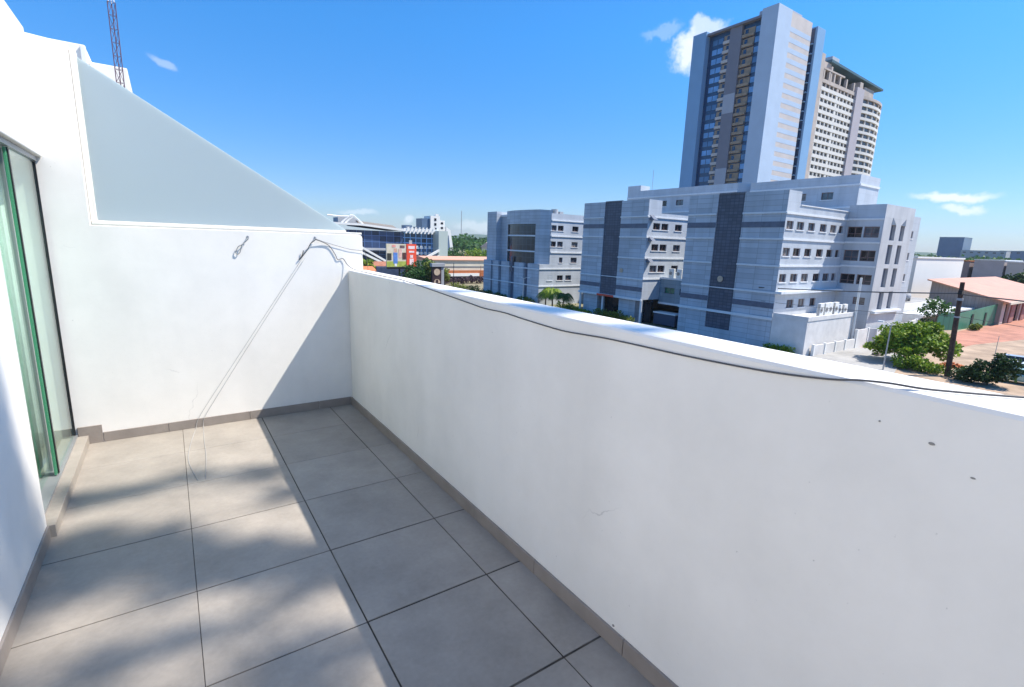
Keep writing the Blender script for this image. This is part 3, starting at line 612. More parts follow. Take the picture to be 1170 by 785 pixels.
# left block
lb = thing('office_block', (70, 87, G), 'farthest grey clad office block with a curved bay of three dark glass storeys', 'office building', 'grey office blocks along the street')
def bow(y): t = (y - 84.2) / 6.1; return X0 + .1 - 1.0 * (1 - t * t)
f = MB(); ysb = [78.1 + 12.2 * i / 12 for i in range(13)]
gb = MB()
for i in range(12):
    a, b = ysb[i], ysb[i + 1]; xa, xb = bow(a), bow(b)
    if 1 <= i <= 10:
        f.quad((xa, a, 5.55), (xb, b, 5.55), (xb, b, 8.4), (xa, a, 8.4))
        gb.quad((xa + .25, a, -2.5), (xb + .25, b, -2.5), (xb + .25, b, 5.55), (xa + .25, a, 5.55))
        f.quad((xa, a, 5.55), (xb, b, 5.55), (xb + .25, b, 5.55), (xa + .25, a, 5.55))
    else: f.quad((xa, a, -2.5), (xb, b, -2.5), (xb, b, 8.4), (xa, a, 8.4))
f.quad((bow(78.1), 78.1, -2.5), (X0 + 2, 76.5, -2.5), (X0 + 2, 76.5, 8.3), (bow(78.1), 78.1, 8.4))
f.quad((bow(90.3), 90.3, -2.5), (X0 + 3, 90.3, -2.5), (X0 + 3, 90.3, 8.4), (bow(90.3), 90.3, 8.4))
f.add([(bow(y), y, 8.4) for y in ysb] + [(X0 + 4, 90.3, 8.4), (X0 + 4, 78.1, 8.4)], [tuple(range(15))])
f.box(X0 - .2, X0 + 3, 94.1, 98.1, -2.5, 8.45); f.box(X0 + 1.2, X0 + 3, 90.3, 94.1, -2.5, 7.3)
f.build('curved_facade', PANEL, lb)
gb.build('curved_glazing', panel_mat('dark curtain wall', (.03, .05, .065), 1.1, 1.3, line=2.2, var=.25, rough=.15, lw=.05), lb)
for z in (3.0, -.2):
    q = MB()
    for i in range(1, 11):
        a, b = ysb[i], ysb[i + 1]; xa, xb = bow(a), bow(b)
        q.add([(xa - .05, a, z), (xb - .05, b, z), (xb + .24, b, z), (xa + .24, a, z), (xa - .05, a, z + .3), (xb - .05, b, z + .3), (xb + .24, b, z + .3), (xa + .24, a, z + .3)], [(0, 1, 2, 3), (4, 5, 6, 7), (0, 1, 5, 4), (2, 3, 7, 6), (0, 3, 7, 4), (1, 2, 6, 5)])
    q.build('ledge', LEDGE, lb)
MB().box(X0 + 1.0, X0 + 3, 90.32, 94.08, 7.3, 7.75).build('ledge', LEDGE, lb)
f = MB()
for (a, b) in ((76.4, 80.4), (81.9, 85.4), (87.4, 90.6), (91.8, 94.2), (95.0, 98.2)): f.box(X0 - .9, X0 + 3, a, b, G, -2.5)
f.build('base_pier', PANEL, lb)
MB().box(X0 - .3, X0 + 3, 76.5, 98.1, G, -2.55).build('base_recess', BANDD, lb)
MB().box(X0 - 1.0, X0 - .85, 86.0, 86.7, -4.5, -1.3).build('fin', BANDD, lb)
for z in (-3.55, -7.0):
    l = MB(); band_y(l, X0 - .9, 76.3, 98.2, z, .22, .1); l.build('ledge', LEDGE, lb)
lwins = []
for z0, z1 in ((4.3, 5.36), (1.06, 2.13)): lwins += [(63.5, 64.95, z0, z1), (65.3, 66.8, z0, z1), (69.2, 70.9, z0, z1), (73.5, 75.2, z0, z1)]
lwins += [(66.0, 66.95, -2.2, -1.1), (69.2, 70.9, -2.2, -1.1), (63.0, 64.3, -5.85, -4.8), (65.6, 67.2, -5.85, -4.8), (67.9, 69.5, -5.85, -4.8)]
f = MB(); f.facade('Y', 76.5, X0 + 2, 88, -2.55, 7.7, [w for w in lwins if w[2] > -2.5], .3); f.quad((X0 + 2, 76.5, 7.7), (88, 76.5, 7.7), (88, 98, 7.7), (X0 + 2, 98, 7.7)); f.quad((X0 + 2, 98, G), (88, 98, G), (88, 98, 7.7), (X0 + 2, 98, 7.7))
f.facade('Y', 76.38, X0 - .88, 88, G, -2.56, [w for w in lwins if w[2] < -2.5], .3); f.box(X0 + 2.1, 78, 76.395, 76.49, -2.75, -2.58)
f.build('side_wall', PANELS, lb)
for w in lwins: window(lb, 'Y', 76.5 if w[2] > -2.5 else 76.38, *w, depth=.3)
for z in (6.35, 3.2, -.1): l = MB(); band_x(l, 76.5, X0 + 1.9, 88, z, .26); l.build('ledge', LEDGE, lb)
for z in (-3.45, -7.0): l = MB(); band_x(l, 76.38, X0 - .95, 88, z, .24); l.build('ledge', LEDGE, lb)
MB().cyl((66.2, 79, 7.7), (66.2, 79, 8.7), .75, n=16).box(67.3, 68.2, 78.5, 79.5, 7.7, 8.3).build('roof_tank', FARG, lb)

# rear blocks behind the courtyard
def rear(ya, yb, top, label, x1, chamfer):
    b = thing('rear_block', (92, (ya + yb) / 2, G), label, 'office building', 'pale rear office blocks')
    f = MB(); hs = [(ya + 3.6 + 4.2 * k, ya + 5.4 + 4.2 * k, z, z + 1.15) for k in range(int((yb - ya - 5) / 4.2)) for z in (top - 3.6, top - 6.9, top - 10.2)]
    f.facade('X', 88, ya, yb, G, top, hs, .3)
    f.quad((88, ya, top), (88, yb, top), (x1, yb, top), (x1, ya - chamfer, top)); f.quad((88, yb, G), (x1, yb, G), (x1, yb, top), (88, yb, top))
    if chamfer: f.quad((88, ya, G), (90.5, ya - chamfer, G), (90.5, ya - chamfer, top), (88, ya, top)); f.quad((90.5, ya - chamfer, G), (x1, ya - chamfer, G), (x1, ya - chamfer, top), (90.5, ya - chamfer, top)); f.add([(88, ya, top), (90.5, ya - chamfer, top), (x1, ya - chamfer, top)], [(0, 1, 2)])
    else: f.quad((88, ya, G), (x1, ya, G), (x1, ya, top), (88, ya, top))
    f.build('wall', PANELS, b)
    for h in hs: window(b, 'X', 88, *h, depth=.3)
    for z in (top - 1.5, top - 4.9, top - 8.2):
        l = MB(); band_y(l, 88, ya, yb, z, .3); l.build('ledge', LEDGE, b)
    return b
ra = rear(51.8, 79.4, 14.0, 'long pale rear block with a chamfered end rising behind the middle office block', 96, 2.2)
MB().box(88, 91, 75.6, 79.4, 14.0, 15.2).build('stair_head', PANELS, ra)
MB().cyl((89.5, 73.6, 14), (89.5, 73.6, 18.5), .05, n=6).cyl((89.2, 73.2, 17), (89.8, 74, 17), .03, n=5).build('aerial', STEEL, ra)
r2 = rear(31.4, 49.3, 13.75, 'shorter pale rear block standing directly below the twin towers', 95.2, 0)
for z in (12.25, 8.85):
    l = MB(); band_x(l, 31.4, 88, 95.2, z, .3); l.build('ledge', LEDGE, r2)

# air conditioner units on the podium
def ac_unit(x, y, z, label, h=1.25, rot=False):
    t = thing('air_conditioner', (x, y, z), label, 'air conditioner', 'white air conditioner units')
    MB().box(x - .5, x + .5, y - .2, y + .2, z, z + h).build('casing', WHITE, t, bevel=.03)
    g = MB().cyl((x - .12, y - .2, z + h * .55), (x - .12, y - .225, z + h * .55), .33, n=18).build('fan_grille', ALU2, t)
    MB().cyl((x - .12, y - .226, z + h * .55), (x - .12, y - .24, z + h * .55), .1, n=12).build('hub', ALU, g)
    MB().box(x - .505, x - .5, y - .15, y + .15, z + .1, z + h - .1).build('side_louvre', ALU2, t)
    return t
acs = [ac_unit(66.9, 25.0, -6.55, 'leftmost white air conditioner on the podium beside the grey block', 1.9)]
def copy_tree(o, parent=None):
    c = o.copy(); COL.objects.link(c); c.parent = parent
    for k in o.children: copy_tree(k, c)
    return c
names = ['second white air conditioner from the left on the podium roof', 'third white air conditioner from the left on the podium roof', 'fourth white air conditioner from the left on the podium roof', 'fifth white air conditioner from the left on the podium roof', 'white air conditioner at the right end of the podium row']
for k, nm in enumerate(names):
    c = copy_tree(acs[0]); c.location = (68.3 + 1.35 * k, 25.0 + .12 * (k % 2), -6.55); c.scale = (1, 1, 1 if k < 3 else .8); c['label'] = nm
for k, (yy, nm) in enumerate(((48.4, 'white air conditioner on the link roof nearest the middle block'), (46.9, 'white air conditioner in the centre of the link roof'), (44.6, 'white air conditioner on the link roof nearest the right block'))):
    c = copy_tree(acs[0]); c.location = (66.9, yy, -3.4); c.rotation_euler = (0, 0, -math.pi / 2); c.scale = (1, 1, .9); c['label'] = nm
t = thing('storage_container', (65, 47, G), 'long dark blue low container with a pale rim under the link', 'container')
MB().box(64.2, 65.9, 44.9, 49.2, G + .2, G + 2.0).build('body', mat('container blue', (.045, .07, .12), .5), t, bevel=.03)
MB().box(64.1, 66.0, 44.8, 49.3, G + 2.0, G + 2.2).build('rim', LEDGE, t)
MB().box(64.4, 65.7, 45.1, 45.5, G, G + .2).box(64.4, 65.7, 48.6, 49, G, G + .2).build('skid', ALU, t)

# boundary wall, bays with piers
bwall = thing('boundary_wall', (70, 24, G), 'low pale boundary wall with piers in front of the grey podium', 'wall')
def bay(x0, y0, x1, y1, h, wall, pier):
    d = Vector((x1 - x0, y1 - y0, 0)); L = d.length; d.normalize(); nn = Vector((-d.y, d.x, 0)) * .09
    a, b = Vector((x0, y0, G)), Vector((x1, y1, G)); up = Vector((0, 0, h))
    wall.add([a - nn, b - nn, b + nn, a + nn, a - nn + up, b - nn + up, b + nn + up, a + nn + up], [(0, 1, 2, 3), (4, 5, 6, 7), (0, 1, 5, 4), (1, 2, 6, 5), (2, 3, 7, 6), (3, 0, 4, 7)])
    pier.box(x0 - .16, x0 + .16, y0 - .16, y0 + .16, G, G + h + .12)
wl_, pr = MB(), MB()
pts = [(63.4, 23.6), (66.1, 23.5), (68.8, 23.45), (71.5, 23.4), (74.3, 23.4)]
for i in range(4): bay(*pts[i], *pts[i + 1], 1.35, wl_, pr)
pts = [(74.6, 23.4), (78.2, 23.4), (79.4, 22.8)]
for i in range(2): bay(*pts[i], *pts[i + 1], 2.5, wl_, pr)
pts = [(79.4, 22.8), (83, 22.9), (87, 23.2), (91, 23.6), (95.5, 24.0), (100, 24.6), (106, 25.6), (113, 27.4)]
for i in range(7): bay(*pts[i], *pts[i + 1], 2.3, wl_, pr)
wl_.build('wall_run', PODW, bwall); pr.build('pier', WHITE, bwall)
gw = MB().box(97, 124, 27.8, 28.1, G, -6.6).box(97, 97.3, 28.1, 40, G, -6.6).build('yard_wall', PODW, org=(110, 28, G)); tag(gw, 'tall plain white yard wall running behind the boundary wall at right', 'wall')
t = MB().box(80.0, 80.9, 21.4, 22.4, G, G + .45).box(80.2, 80.7, 21.6, 22.2, G + .45, G + .8).box(81.2, 82.2, 21.2, 22.0, G, G + .5).build('brick_pile', RUST, org=(80.6, 22, G), bevel=.06); tag(t, 'small heap of orange bricks by the boundary wall near the shrubs', 'bricks')
t = MB(); rb_ = random.Random(3)
for k in range(46):
    q = rb_.uniform(0, 1); a = rb_.uniform(0, 6.28); x, y, z = 73.4 + 1.3 * q * math.cos(a), 12.6 + 1.3 * q * math.sin(a), G + .55 * (1 - q) * rb_.uniform(.2, 1); w_ = rb_.uniform(.1, .24)
    t.box(x - w_, x + w_, y - w_ * .8, y + w_ * .8, G - .02, z + .14)
t = t.build('rubble_pile', RUST, org=(73.4, 12.6, G), bevel=.02); tag(t, 'low spread of orange rubble on the sand behind the broad green tree', 'rubble')
t = MB().box(71.5, 80.5, 19.4, 20.2, G + .05, G + .35).build('kerb', CONC, org=(76, 20, G), bevel=.05); t.data.materials[0] = mat('old kerb', (.22, .19, .18), .9, noise=.2); tag(t, kind='structure')
# yard equipment: row of grey tanks
def tank(x, y, z, r, L, label):
    t = thing('gas_tank', (x, y, z), label, 'tank', 'grey tanks on the yard wall')
    o = MB(); n = 14
    prof = [(0, .0), (.06, .55), (.16, .85), (.3, 1), (.7, 1), (.84, .85), (.94, .55), (1, 0)]
    vs = [(x + (q[0] - .5) * L, y + r * q[1] * math.cos(2 * math.pi * k / n), z + r + .3 + r * q[1] * math.sin(2 * math.pi * k / n)) for q in prof for k in range(n)]
    o.add(vs, [(i * n + k, i * n + (k + 1) % n, (i + 1) * n + (k + 1) % n, (i + 1) * n + k) for i in range(7) for k in range(n)]); o.build('vessel', FARG, t, smooth=True)
    MB().box(x - L * .3 - .1, x - L * .3 + .1, y - r * .8, y + r * .8, z, z + r * .8).box(x + L * .3 - .1, x + L * .3 + .1, y - r * .8, y + r * .8, z, z + r * .8).build('saddle', CONC, t)
MB_deck = MB().box(97.4, 124, 28.2, 36, -6.9, -6.6).build('yard_deck', CONC, org=(110, 32, -6.9)); tag(MB_deck, 'flat concrete roof deck carrying grey tanks behind the yard wall', 'roof deck')
tank(100.5, 29.6, -6.6, .8, 3.2, 'left grey tank on the deck beside the slotted block'); tank(105.5, 29.8, -6.6, .75, 3.0, 'middle grey tank on the roof deck'); tank(111, 30, -6.6, .7, 2.6, 'right grey tank on the roof deck nearest the white warehouse')

# ------------------------------------------------------------------ towers
T1 = thing('residential_tower', (172, 104, G), 'taller navy and pale blue glass residential tower standing in front', 'tower', 'twin high rise towers')
b0 = G
MB().box(159, 168, 115.4, 120.8, b0, 75.3).build('left_pier', TBLUE, T1, bevel=.05)
MB().box(159, 167.0, 90.3, 95.6, b0, 75.9).build('corner_pier', TPALE, T1, bevel=.05)
MB().box(161.2, 186, 95.6, 115.4, b0, 73.9).build('core', TNAVY, T1)
MB().box(160.2, 161.2, 102.7, 107.0, b0, 73.9).build('grey_panel', TGREY, T1)
for z0, z1 in ((47.2, 53.3), (17, 29.3)): MB().box(160.15, 160.21, 102.72, 106.98, z0, z1).build('light_panel', TGREY2, T1)
MB().box(159.6, 161.2, 95.6, 115.4, 73.9, 74.6).build('roof_coping', TGREY, T1)
MB().box(167.003, 181, 90.9, 100, b0, 75.9).build('striped_wall', TBEIGE, T1)
MB().box(181.003, 184, 93.5, 100, b0, 75.2).box(183.45, 183.59, 91.0, 93.49, b0, 75.0).build('side_recess', TNAVY, T1)
MB().box(183.6, 189, 90.3, 100, b0, 75.5).build('side_pier', TBLUE, T1, bevel=.05)
MB().box(163, 176, 92, 99, 75.9, 77.2).build('plant_room', TGREY2, T1)
for k in range(19):
    z = 70.2 - 3.0 * k
    if z < 16: break
    w = MB().box(161.08, 161.19, 109.9, 113.9, z + .3, z + 2.0).build('window', rnd.choice((TWIN, TWIN, TWIN2)), T1)
    MB().box(161.0, 161.079, 111.85, 112.0, z + .3, z + 2.0).build('mullion', TNAVY, w)
    w = MB().box(161.08, 161.19, 95.9, 98.3, z + .3, z + 2.0).build('window', rnd.choice((TWIN, TWIN, TWIN2)), T1)
    bl = MB().box(160.5, 161.19, 107.2, 109.6, z - .35, z - .05).box(160.5, 160.6, 107.2, 109.6, z - .05, z + .6).build('balcony', TBEIGE, T1)
    MB().box(161.1, 161.19, 107.2, 109.6, z - .05, z + 2.3).build('back_wall', TBALC, bl); MB().box(161.0, 161.09, 107.6, 108.5, z, z + 2.0).build('balcony_door', TNAVY, bl)
    bl = MB().box(160.4, 161.19, 98.6, 102.6, z - .35, z - .05).box(160.4, 160.5, 98.6, 102.6, z - .05, z + .5).build('balcony', TBALC, T1)
    MB().box(161.1, 161.19, 98.6, 102.6, z - .05, z + 2.3).build('back_wall', TBALC, bl); MB().box(161.0, 161.09, 100.9, 101.9, z, z + 2.0).build('balcony_door', TNAVY, bl)
    MB().box(167.02, 181, 90.87, 90.897, z + .1, z + 1.55).build('pale_band', TPALE, T1)
    MB().box(182.6, 183.44, 91.0, 93.3, z - .2, z + .1).build('side_slab', TBLUE, T1)

T2 = thing('unfinished_tower', (250, 112, G), 'white slab edged tower with a bare concrete open crown standing behind', 'tower', 'twin high rise towers')
ztop = 70.5
MB().box(220.5, 252, 105.6, 130, b0, ztop).build('core', T2G, T2)
MB().box(218.4, 221.2, 105.0, 132, b0, 79.0).build('edge_wall', CONCT, T2)
MB().box(251, 258, 104.4, 125, b0, ztop + 2).build('shaft', mat('shaft grey', (.42, .39, .42), .7, noise=.05, nscale=.3), T2)
def bulge(x, off): t = (x - 258) / 31; return 105.0 + off + 4.5 * t ** 3.0 - 1.6 * math.sin(math.pi * t)
core = MB(); cxs = [258 + 31 * i / 12 for i in range(13)]
for i in range(12):
    a, b = cxs[i], cxs[i + 1]; core.quad((a, bulge(a, .7), b0), (b, bulge(b, .7), b0), (b, bulge(b, .7), ztop), (a, bulge(a, .7), ztop))
core.add([(x, bulge(x, .7), ztop) for x in cxs] + [(289, 128, ztop), (258, 128, ztop)], [tuple(range(15))]); core.quad((289, bulge(289, .7), b0), (289, 128, b0), (289, 128, ztop), (289, bulge(289, .7), ztop))
core.build('curved_core', T2G, T2)
for k in range(17):
    z = ztop - 2.85 * k - .2
    if z < 20: break
    m_ = T2W if k > 0 else CONCT
    pm = MB().box(221.25, 250.98, 105.0, 105.59, z - 1.35, z)
    for q in range(9):
        w_ = 1.7 if q == 4 else .6
        pm.box(221.3 + 3.3 * q, 221.3 + w_ + 3.3 * q, 105.1, 105.58, z - 2.85, z - 1.345)
    pm.build('slab_band', m_, T2)
    cb = MB()
    for i in range(12):
        a, b = cxs[i], cxs[i + 1]; ya, yb = bulge(a, 0), bulge(b, 0)
        cb.add([(a, ya, z - 1.1), (b, yb, z - 1.1), (b, yb + .69, z - 1.1), (a, ya + .69, z - 1.1), (a, ya, z), (b, yb, z), (b, yb + .69, z), (a, ya + .69, z)], [(0, 1, 2, 3), (4, 5, 6, 7), (0, 1, 5, 4), (2, 3, 7, 6), (1, 2, 6, 5), (0, 3, 7, 4)])
        if i % 2 == 0: cb.box(a, a + .5, ya + .2, ya + .68, z - 2.85, z - 1.1)
    cb.build('curved_slab', m_, T2)
fr = MB()   # open crown
for x in (222, 226.5, 231, 236, 242, 249): fr.box(x, x + 1.0, 105.2, 106.2, ztop, ztop + 3.4).box(x, x + 1.0, 113, 114, ztop, ztop + 6)
fr.box(221.3, 240, 105.1, 114, ztop + 3.4, ztop + 4.0).box(222, 233, 108, 120, ztop + 4, ztop + 8.0).box(228, 229.2, 105.3, 107, ztop, ztop + 5.5)
fr.build('open_frame', CONCT, T2)
fr = MB()
fr.box(259, 262, 107, 112, ztop, ztop + 6).box(266, 276, 108, 118, ztop, ztop + 5.5).box(262, 280, 108.2, 109, ztop, ztop + .5).box(280, 285, 112, 120, ztop, ztop + 3).box(275.9, 280, 112, 113, ztop, ztop + .5)
fr.build('open_frame', CONCT, T2)
MB().box(236, 262, 116, 126, ztop, ztop + 7.5).build('dark_void', T2G, T2)
MB().prism([(231, ztop + 8.3), (283, ztop + 6.6), (283, ztop + 7.4), (231, ztop + 9.3)], 'Y', 107, 128).build('roof_slab', TEALR, T2)
MB().box(233, 239, 108, 114, ztop + 9.2, ztop + 11.2).build('lift_head', mat('lift head', (.4, .45, .5), .7), T2)

# ------------------------------------------------------------------ vegetation
def leaves(mb, blobs, n, size, seed, droop=.3):
    r = random.Random(seed); vol = [b[3] * b[4] * b[5] for b in blobs]; tot = sum(vol) or 1
    for (cx, cy, cz, rx, ry, rz), v in zip(blobs, vol):
        base = r.uniform(-.12, .12)
        for _ in range(max(8, int(n * v / tot))):
            while True:
                a, b, c = r.uniform(-1, 1), r.uniform(-1, 1), r.uniform(-1, 1); q = a * a + b * b + c * c
                if q < 1 and (q > .25 or r.random() < .4): break
            p = Vector((cx + a * rx, cy + b * ry, cz + c * rz)); s = size * r.uniform(.6, 1.35)
            d = Vector((r.gauss(0, 1), r.gauss(0, 1), r.gauss(0, .6) - droop)).normalized(); e = d.cross(Vector((r.gauss(0, 1), r.gauss(0, 1), r.gauss(0, 1)))).normalized()
            mb.cur = min(1, max(0, .5 + base + r.gauss(0, .2)))
            w = e * s * .42; tip = d * s
            mb.add([p - w * .25, p + tip * .45 - w, p + tip, p + tip * .45 + w], [(0, 1, 2, 3)])
    mb.cur = None
def tree(name, label, cat, x, y, z0, blobs, n, size, m, seed, trunk=.18, group=None, limbs=True):
    t = thing(name, (x, y, z0), label, cat, group)
    bl = [(x + b[0], y + b[1], z0 + b[2], b[3], b[4], b[5]) for b in blobs]
    rs = random.Random(seed + 500); sat = []
    for b in bl:
        for _ in range(6):
            a, e = rs.uniform(0, 6.28), rs.uniform(-.5, 1.3); k = rs.uniform(.28, .45)
            sat.append((b[0] + b[3] * 1.02 * math.cos(a) * math.cos(e), b[1] + b[4] * 1.02 * math.sin(a) * math.cos(e), b[2] + b[5] * 1.02 * math.sin(e), b[3] * k, b[4] * k, b[5] * k))
    mb = MB(); leaves(mb, [(b[0], b[1], b[2], b[3] * .92, b[4] * .92, b[5] * .92) for b in bl], int(n * .72), size, seed); leaves(mb, sat, int(n * .42), size, seed + 1); mb.build('crown', m, t, tint=True)
    h = min(b[2] for b in blobs); k = MB(); r = random.Random(seed)
    k.tube([(x, y, z0 - .1), (x + .05, y, z0 + h * .5), (x, y + .05, z0 + max(h * .95, .3))], [trunk, trunk * .8, trunk * .65], 8)
    if limbs:
        for b in bl: k.tube([(x, y, z0 + max(h * .8, .2)), ((x + b[0]) / 2 + r.uniform(-.1, .1), (y + b[1]) / 2, (z0 + h + b[2]) / 2), (b[0], b[1], b[2])], [trunk * .55, trunk * .35, trunk * .12], 6)
    k.build('trunk', BARK, t)
    return t
def hedge(label, x0, y0, x1, y1, h, m, seed, n=900, size=.28, group='clipped shrubs along the office fronts', wd=.8):
    t = thing('shrub', ((x0 + x1) / 2, (y0 + y1) / 2, G), label, 'shrub', group); r = random.Random(seed); L = math.hypot(x1 - x0, y1 - y0); k = max(2, int(L / 1.0)); bl = []
    st = MB()
    for i in range(k + 1):
        q = i / k; hh = h * r.uniform(.75, 1.1); cx, cy = x0 + (x1 - x0) * q + r.uniform(-.2, .2), y0 + (y1 - y0) * q
        bl.append((cx, cy, G + hh * .55, wd * r.uniform(.8, 1.1), .85, hh * .5)); st.cyl((cx, cy, G), (cx, cy, G + hh * .5), .05, n=5)
    mb = MB(); leaves(mb, bl, n, size, seed); mb.build('foliage', m, t, tint=True); st.build('stem', BARK, t)
hedge('long pale green shrub row in front of the farthest office block', 60.2, 113, 60.0, 99.5, 1.9, LEAF_C, 11, 1500)
hedge('dark low shrub at the left foot of the curved bay block', 60.0, 97.5, 60.0, 93.5, 1.5, LEAF_D, 12, 600)
hedge('dark green shrub beside the lamp at the farthest block', 60.0, 91, 60.0, 88, 1.4, LEAF_D, 13, 500)
hedge('yellow green shrub right behind the double arm street lamp', 60.0, 82, 60.0, 77.6, 1.5, LEAF_C, 14, 700)
hedge('bright green shrub just left of the middle block columns', 60.4, 68.6, 60.4, 64.2, 1.6, LEAF_A, 15, 800)
hedge('low green shrub under the front of the middle block', 60.2, 63.4, 60.2, 60.6, 1.2, LEAF_A, 16, 500)
hedge('large yellow green shrub at the right foot of the middle block', 60.2, 58.2, 60.2, 50.8, 1.8, LEAF_C, 17, 1600)
hedge('small bright green shrub at the foot of the white podium wall', 61.0, 27.7, 60.9, 25.4, 1.25, LEAF_A, 18, 500)

def palm(name, x, y, z0, h, r0, label, seed, m=LEAF_A, nf=16, group=None, cat='palm', width=.45):
    t = thing(name, (x, y, z0), label, cat, group); rr = random.Random(seed)
    lean = Vector((rr.uniform(-.25, .25), rr.uniform(-.25, .25), 0)); top = Vector((x, y, z0 + h)) + lean
    MB().tube([(x, y, z0 - .05), tuple(Vector((x, y, z0 + h * .5)) + lean * .3), tuple(top)], [.17, .13, .11], 8).build('trunk', BARK, t)
    mb = MB()
    for k in range(nf):
        a = 2 * math.pi * k / nf + rr.uniform(-.2, .2); up = rr.uniform(.15, 1.0); L = r0 * rr.uniform(.85, 1.15); pts = []
        for j in range(8):
            q = j / 7; pts.append(top + Vector((math.cos(a) * L * q * (1 - .12 * q), math.sin(a) * L * q * (1 - .12 * q), L * (up * q - (.75 + up * .65) * q * q))))
        mb.cur = rr.uniform(.2, .9); mb.tube(pts, [.03, .028, .025, .022, .018, .014, .01, .006], 4)
        for j in range(0, 7):
            for u in (0, .5):
                p = pts[j].lerp(pts[j + 1], u); d = (pts[j + 1] - pts[j]).normalized(); s = d.cross(Vector((0, 0, 1))).normalized(); ll = L * width * math.sin(math.pi * min(.97, (j + u + .8) / 8))
                for sg in (-1, 1):
                    mb.cur = min(1, max(0, rr.gauss(.5, .22)))
                    tip = p + s * sg * ll * .75 + d * ll * .45 + Vector((0, 0, -ll * .45)); w = d * .09 * max(1, r0 / 2.5)
                    mb.add([p - w, p + w, tip + w * .3, tip - w * .3], [(0, 1, 2, 3)])
    mb.cur = None
    mb.build('crown', m, t, tint=True); return t
palm('palm_tree', 61.0, 71.8, G, 3.6, 2.9, 'tallest drooping palm in front of the gap beside the farthest block', 21, nf=20)
palm('palm_tree', 61.3, 69.0, G, 2.9, 2.3, 'shorter palm to the right of the tallest drooping palm', 22, LEAF_D)
palm('palm_tree', 61.3, 74.4, G, 2.6, 2.2, 'shorter palm to the left of the tallest drooping palm', 23, LEAF_D)

tree('flowering_tree', 'broad bright green tree with a low dense crown by the boundary wall', 'tree', 70.6, 15.9, G, [(0, 0, 3.4, 2.4, 2.4, 1.5), (-1.6, 1.6, 2.4, 1.7, 1.8, 1.3), (1.5, -1.6, 2.9, 2.0, 1.8, 1.4), (.5, 2.3, 2.6, 1.7, 1.6, 1.3), (-2.0, -.4, 1.7, 1.6, 1.7, 1.2), (.4, -2.9, 2.0, 1.4, 1.4, 1.1), (2.5, .8, 3.1, 1.6, 1.5, 1.3), (-1.0, 2.9, 1.5, 1.2, 1.2, 1.0)], 7500, .33, LEAF_A, 31, .2)
tree('low_shrub', 'small green shrub below the broad tree beside the utility pole', 'shrub', 66.6, 13.7, G, [(0, 0, .8, 1.3, 1.2, .8), (-.3, 1.6, .7, 1.0, 1.1, .7), (.2, -1.3, .6, .9, 1.0, .6)], 1500, .26, LEAF_A, 32, .06)
tree('dark_shrub', 'dense dark green shrub beside the parked cars at right', 'shrub', 66.2, 8.0, G, [(0, 0, 1.3, 1.3, 1.3, 1.2), (.2, -1.2, 1.7, 1.1, 1.1, 1.2), (-.4, 1.3, .9, 1.2, 1.2, .9), (.8, -.5, 2.3, .9, .9, .8), (0, 2.3, .6, .9, .9, .6)], 2800, .28, LEAF_B, 33, .1)
tree('young_tree', 'thin pale young tree standing in front of the green fence', 'tree', 96, 20.9, G, [(0, 0, 5.2, 1.5, 1.5, 1.1), (-1.0, .8, 4.2, 1.2, 1.2, .9), (1.0, -.6, 4.4, 1.1, 1.1, .9)], 700, .32, LEAF_D, 34, .1)
tree('low_shrub', 'dark shrub in the shade at the left end of the green fence', 'shrub', 97, 22.6, G, [(0, 0, 1.4, 2.0, 1.0, 1.2), (1.8, .3, 1.1, 1.4, .9, 1.0)], 800, .35, LEAF_B, 35, .1)
tree('low_shrub', 'bright green weedy shrub at the foot of the green fence', 'shrub', 116, 20.6, G, [(0, 0, .6, 1.6, .7, .6), (1.4, .2, .4, 1.0, .6, .4)], 500, .3, LEAF_C, 36, .05)
tree('roadside_tree', 'dark leafy tree at the far right edge beyond the orange shed', 'tree', 232, 36, G, [(0, 0, 5.5, 4.5, 4.5, 3.2), (-2, 4, 4.4, 4, 3.5, 2.6), (2, -4, 5, 4, 4, 3)], 2200, .9, LEAF_B, 37, .3)
# trees down the street on the left
LT = [('bushy tree directly right of the billboard', 54, 119, [(0, 0, 5.0, 3, 3, 2.4), (-2.4, 1, 3.8, 2.4, 2.2, 2.0), (2.2, -.5, 3.8, 2.2, 2.2, 2.0)], LEAF_D, 2600),
      ('yellow green feathery tree touching the brown pylon sign', 54.2, 113, [(0, 0, 5.0, 1.6, 1.6, 1.8), (-.8, 0, 3.6, 1.7, 1.6, 1.6), (.6, .5, 2.6, 1.5, 1.4, 1.5)], LEAF_C, 1500),
      ('low dark tree in front of the orange brick wall left of the pylon', 51, 113, [(0, 0, 3.0, 2.6, 2.2, 2.0), (-2.4, 0, 2.3, 1.8, 1.8, 1.5)], LEAF_D, 1500),
      ('flat green tree below the white ramps behind the end wall', 48, 160, [(0, 0, 4.2, 4.5, 3, 2.2), (-4, 0, 3.6, 3.6, 2.6, 2), (4.5, 0, 3.2, 3.4, 2.6, 1.8)], LEAF_A, 1800),
      ('green street tree in front of the foot of the far white high rise', 108, 215, [(0, 0, 5.5, 6, 4, 3.4), (-6, 0, 4.6, 5, 4, 3), (6, 0, 5, 5, 4, 3.2)], LEAF_D, 2200),
      ('large green tree behind the cream and orange low building', 129, 212, [(0, 0, 5.5, 6, 4, 3.6), (-6, 0, 4.8, 4.5, 4, 3), (6.5, 0, 6.2, 5, 4, 3.8)], LEAF_A, 2400),
      ('yellowish small tree on the kerb in front of the orange band', 62, 121, [(0, 0, 3.6, 1.3, 1.2, 1.2), (0.2, 0, 2.3, 1.2, 1.2, 1.1)], LEAF_C, 700)]
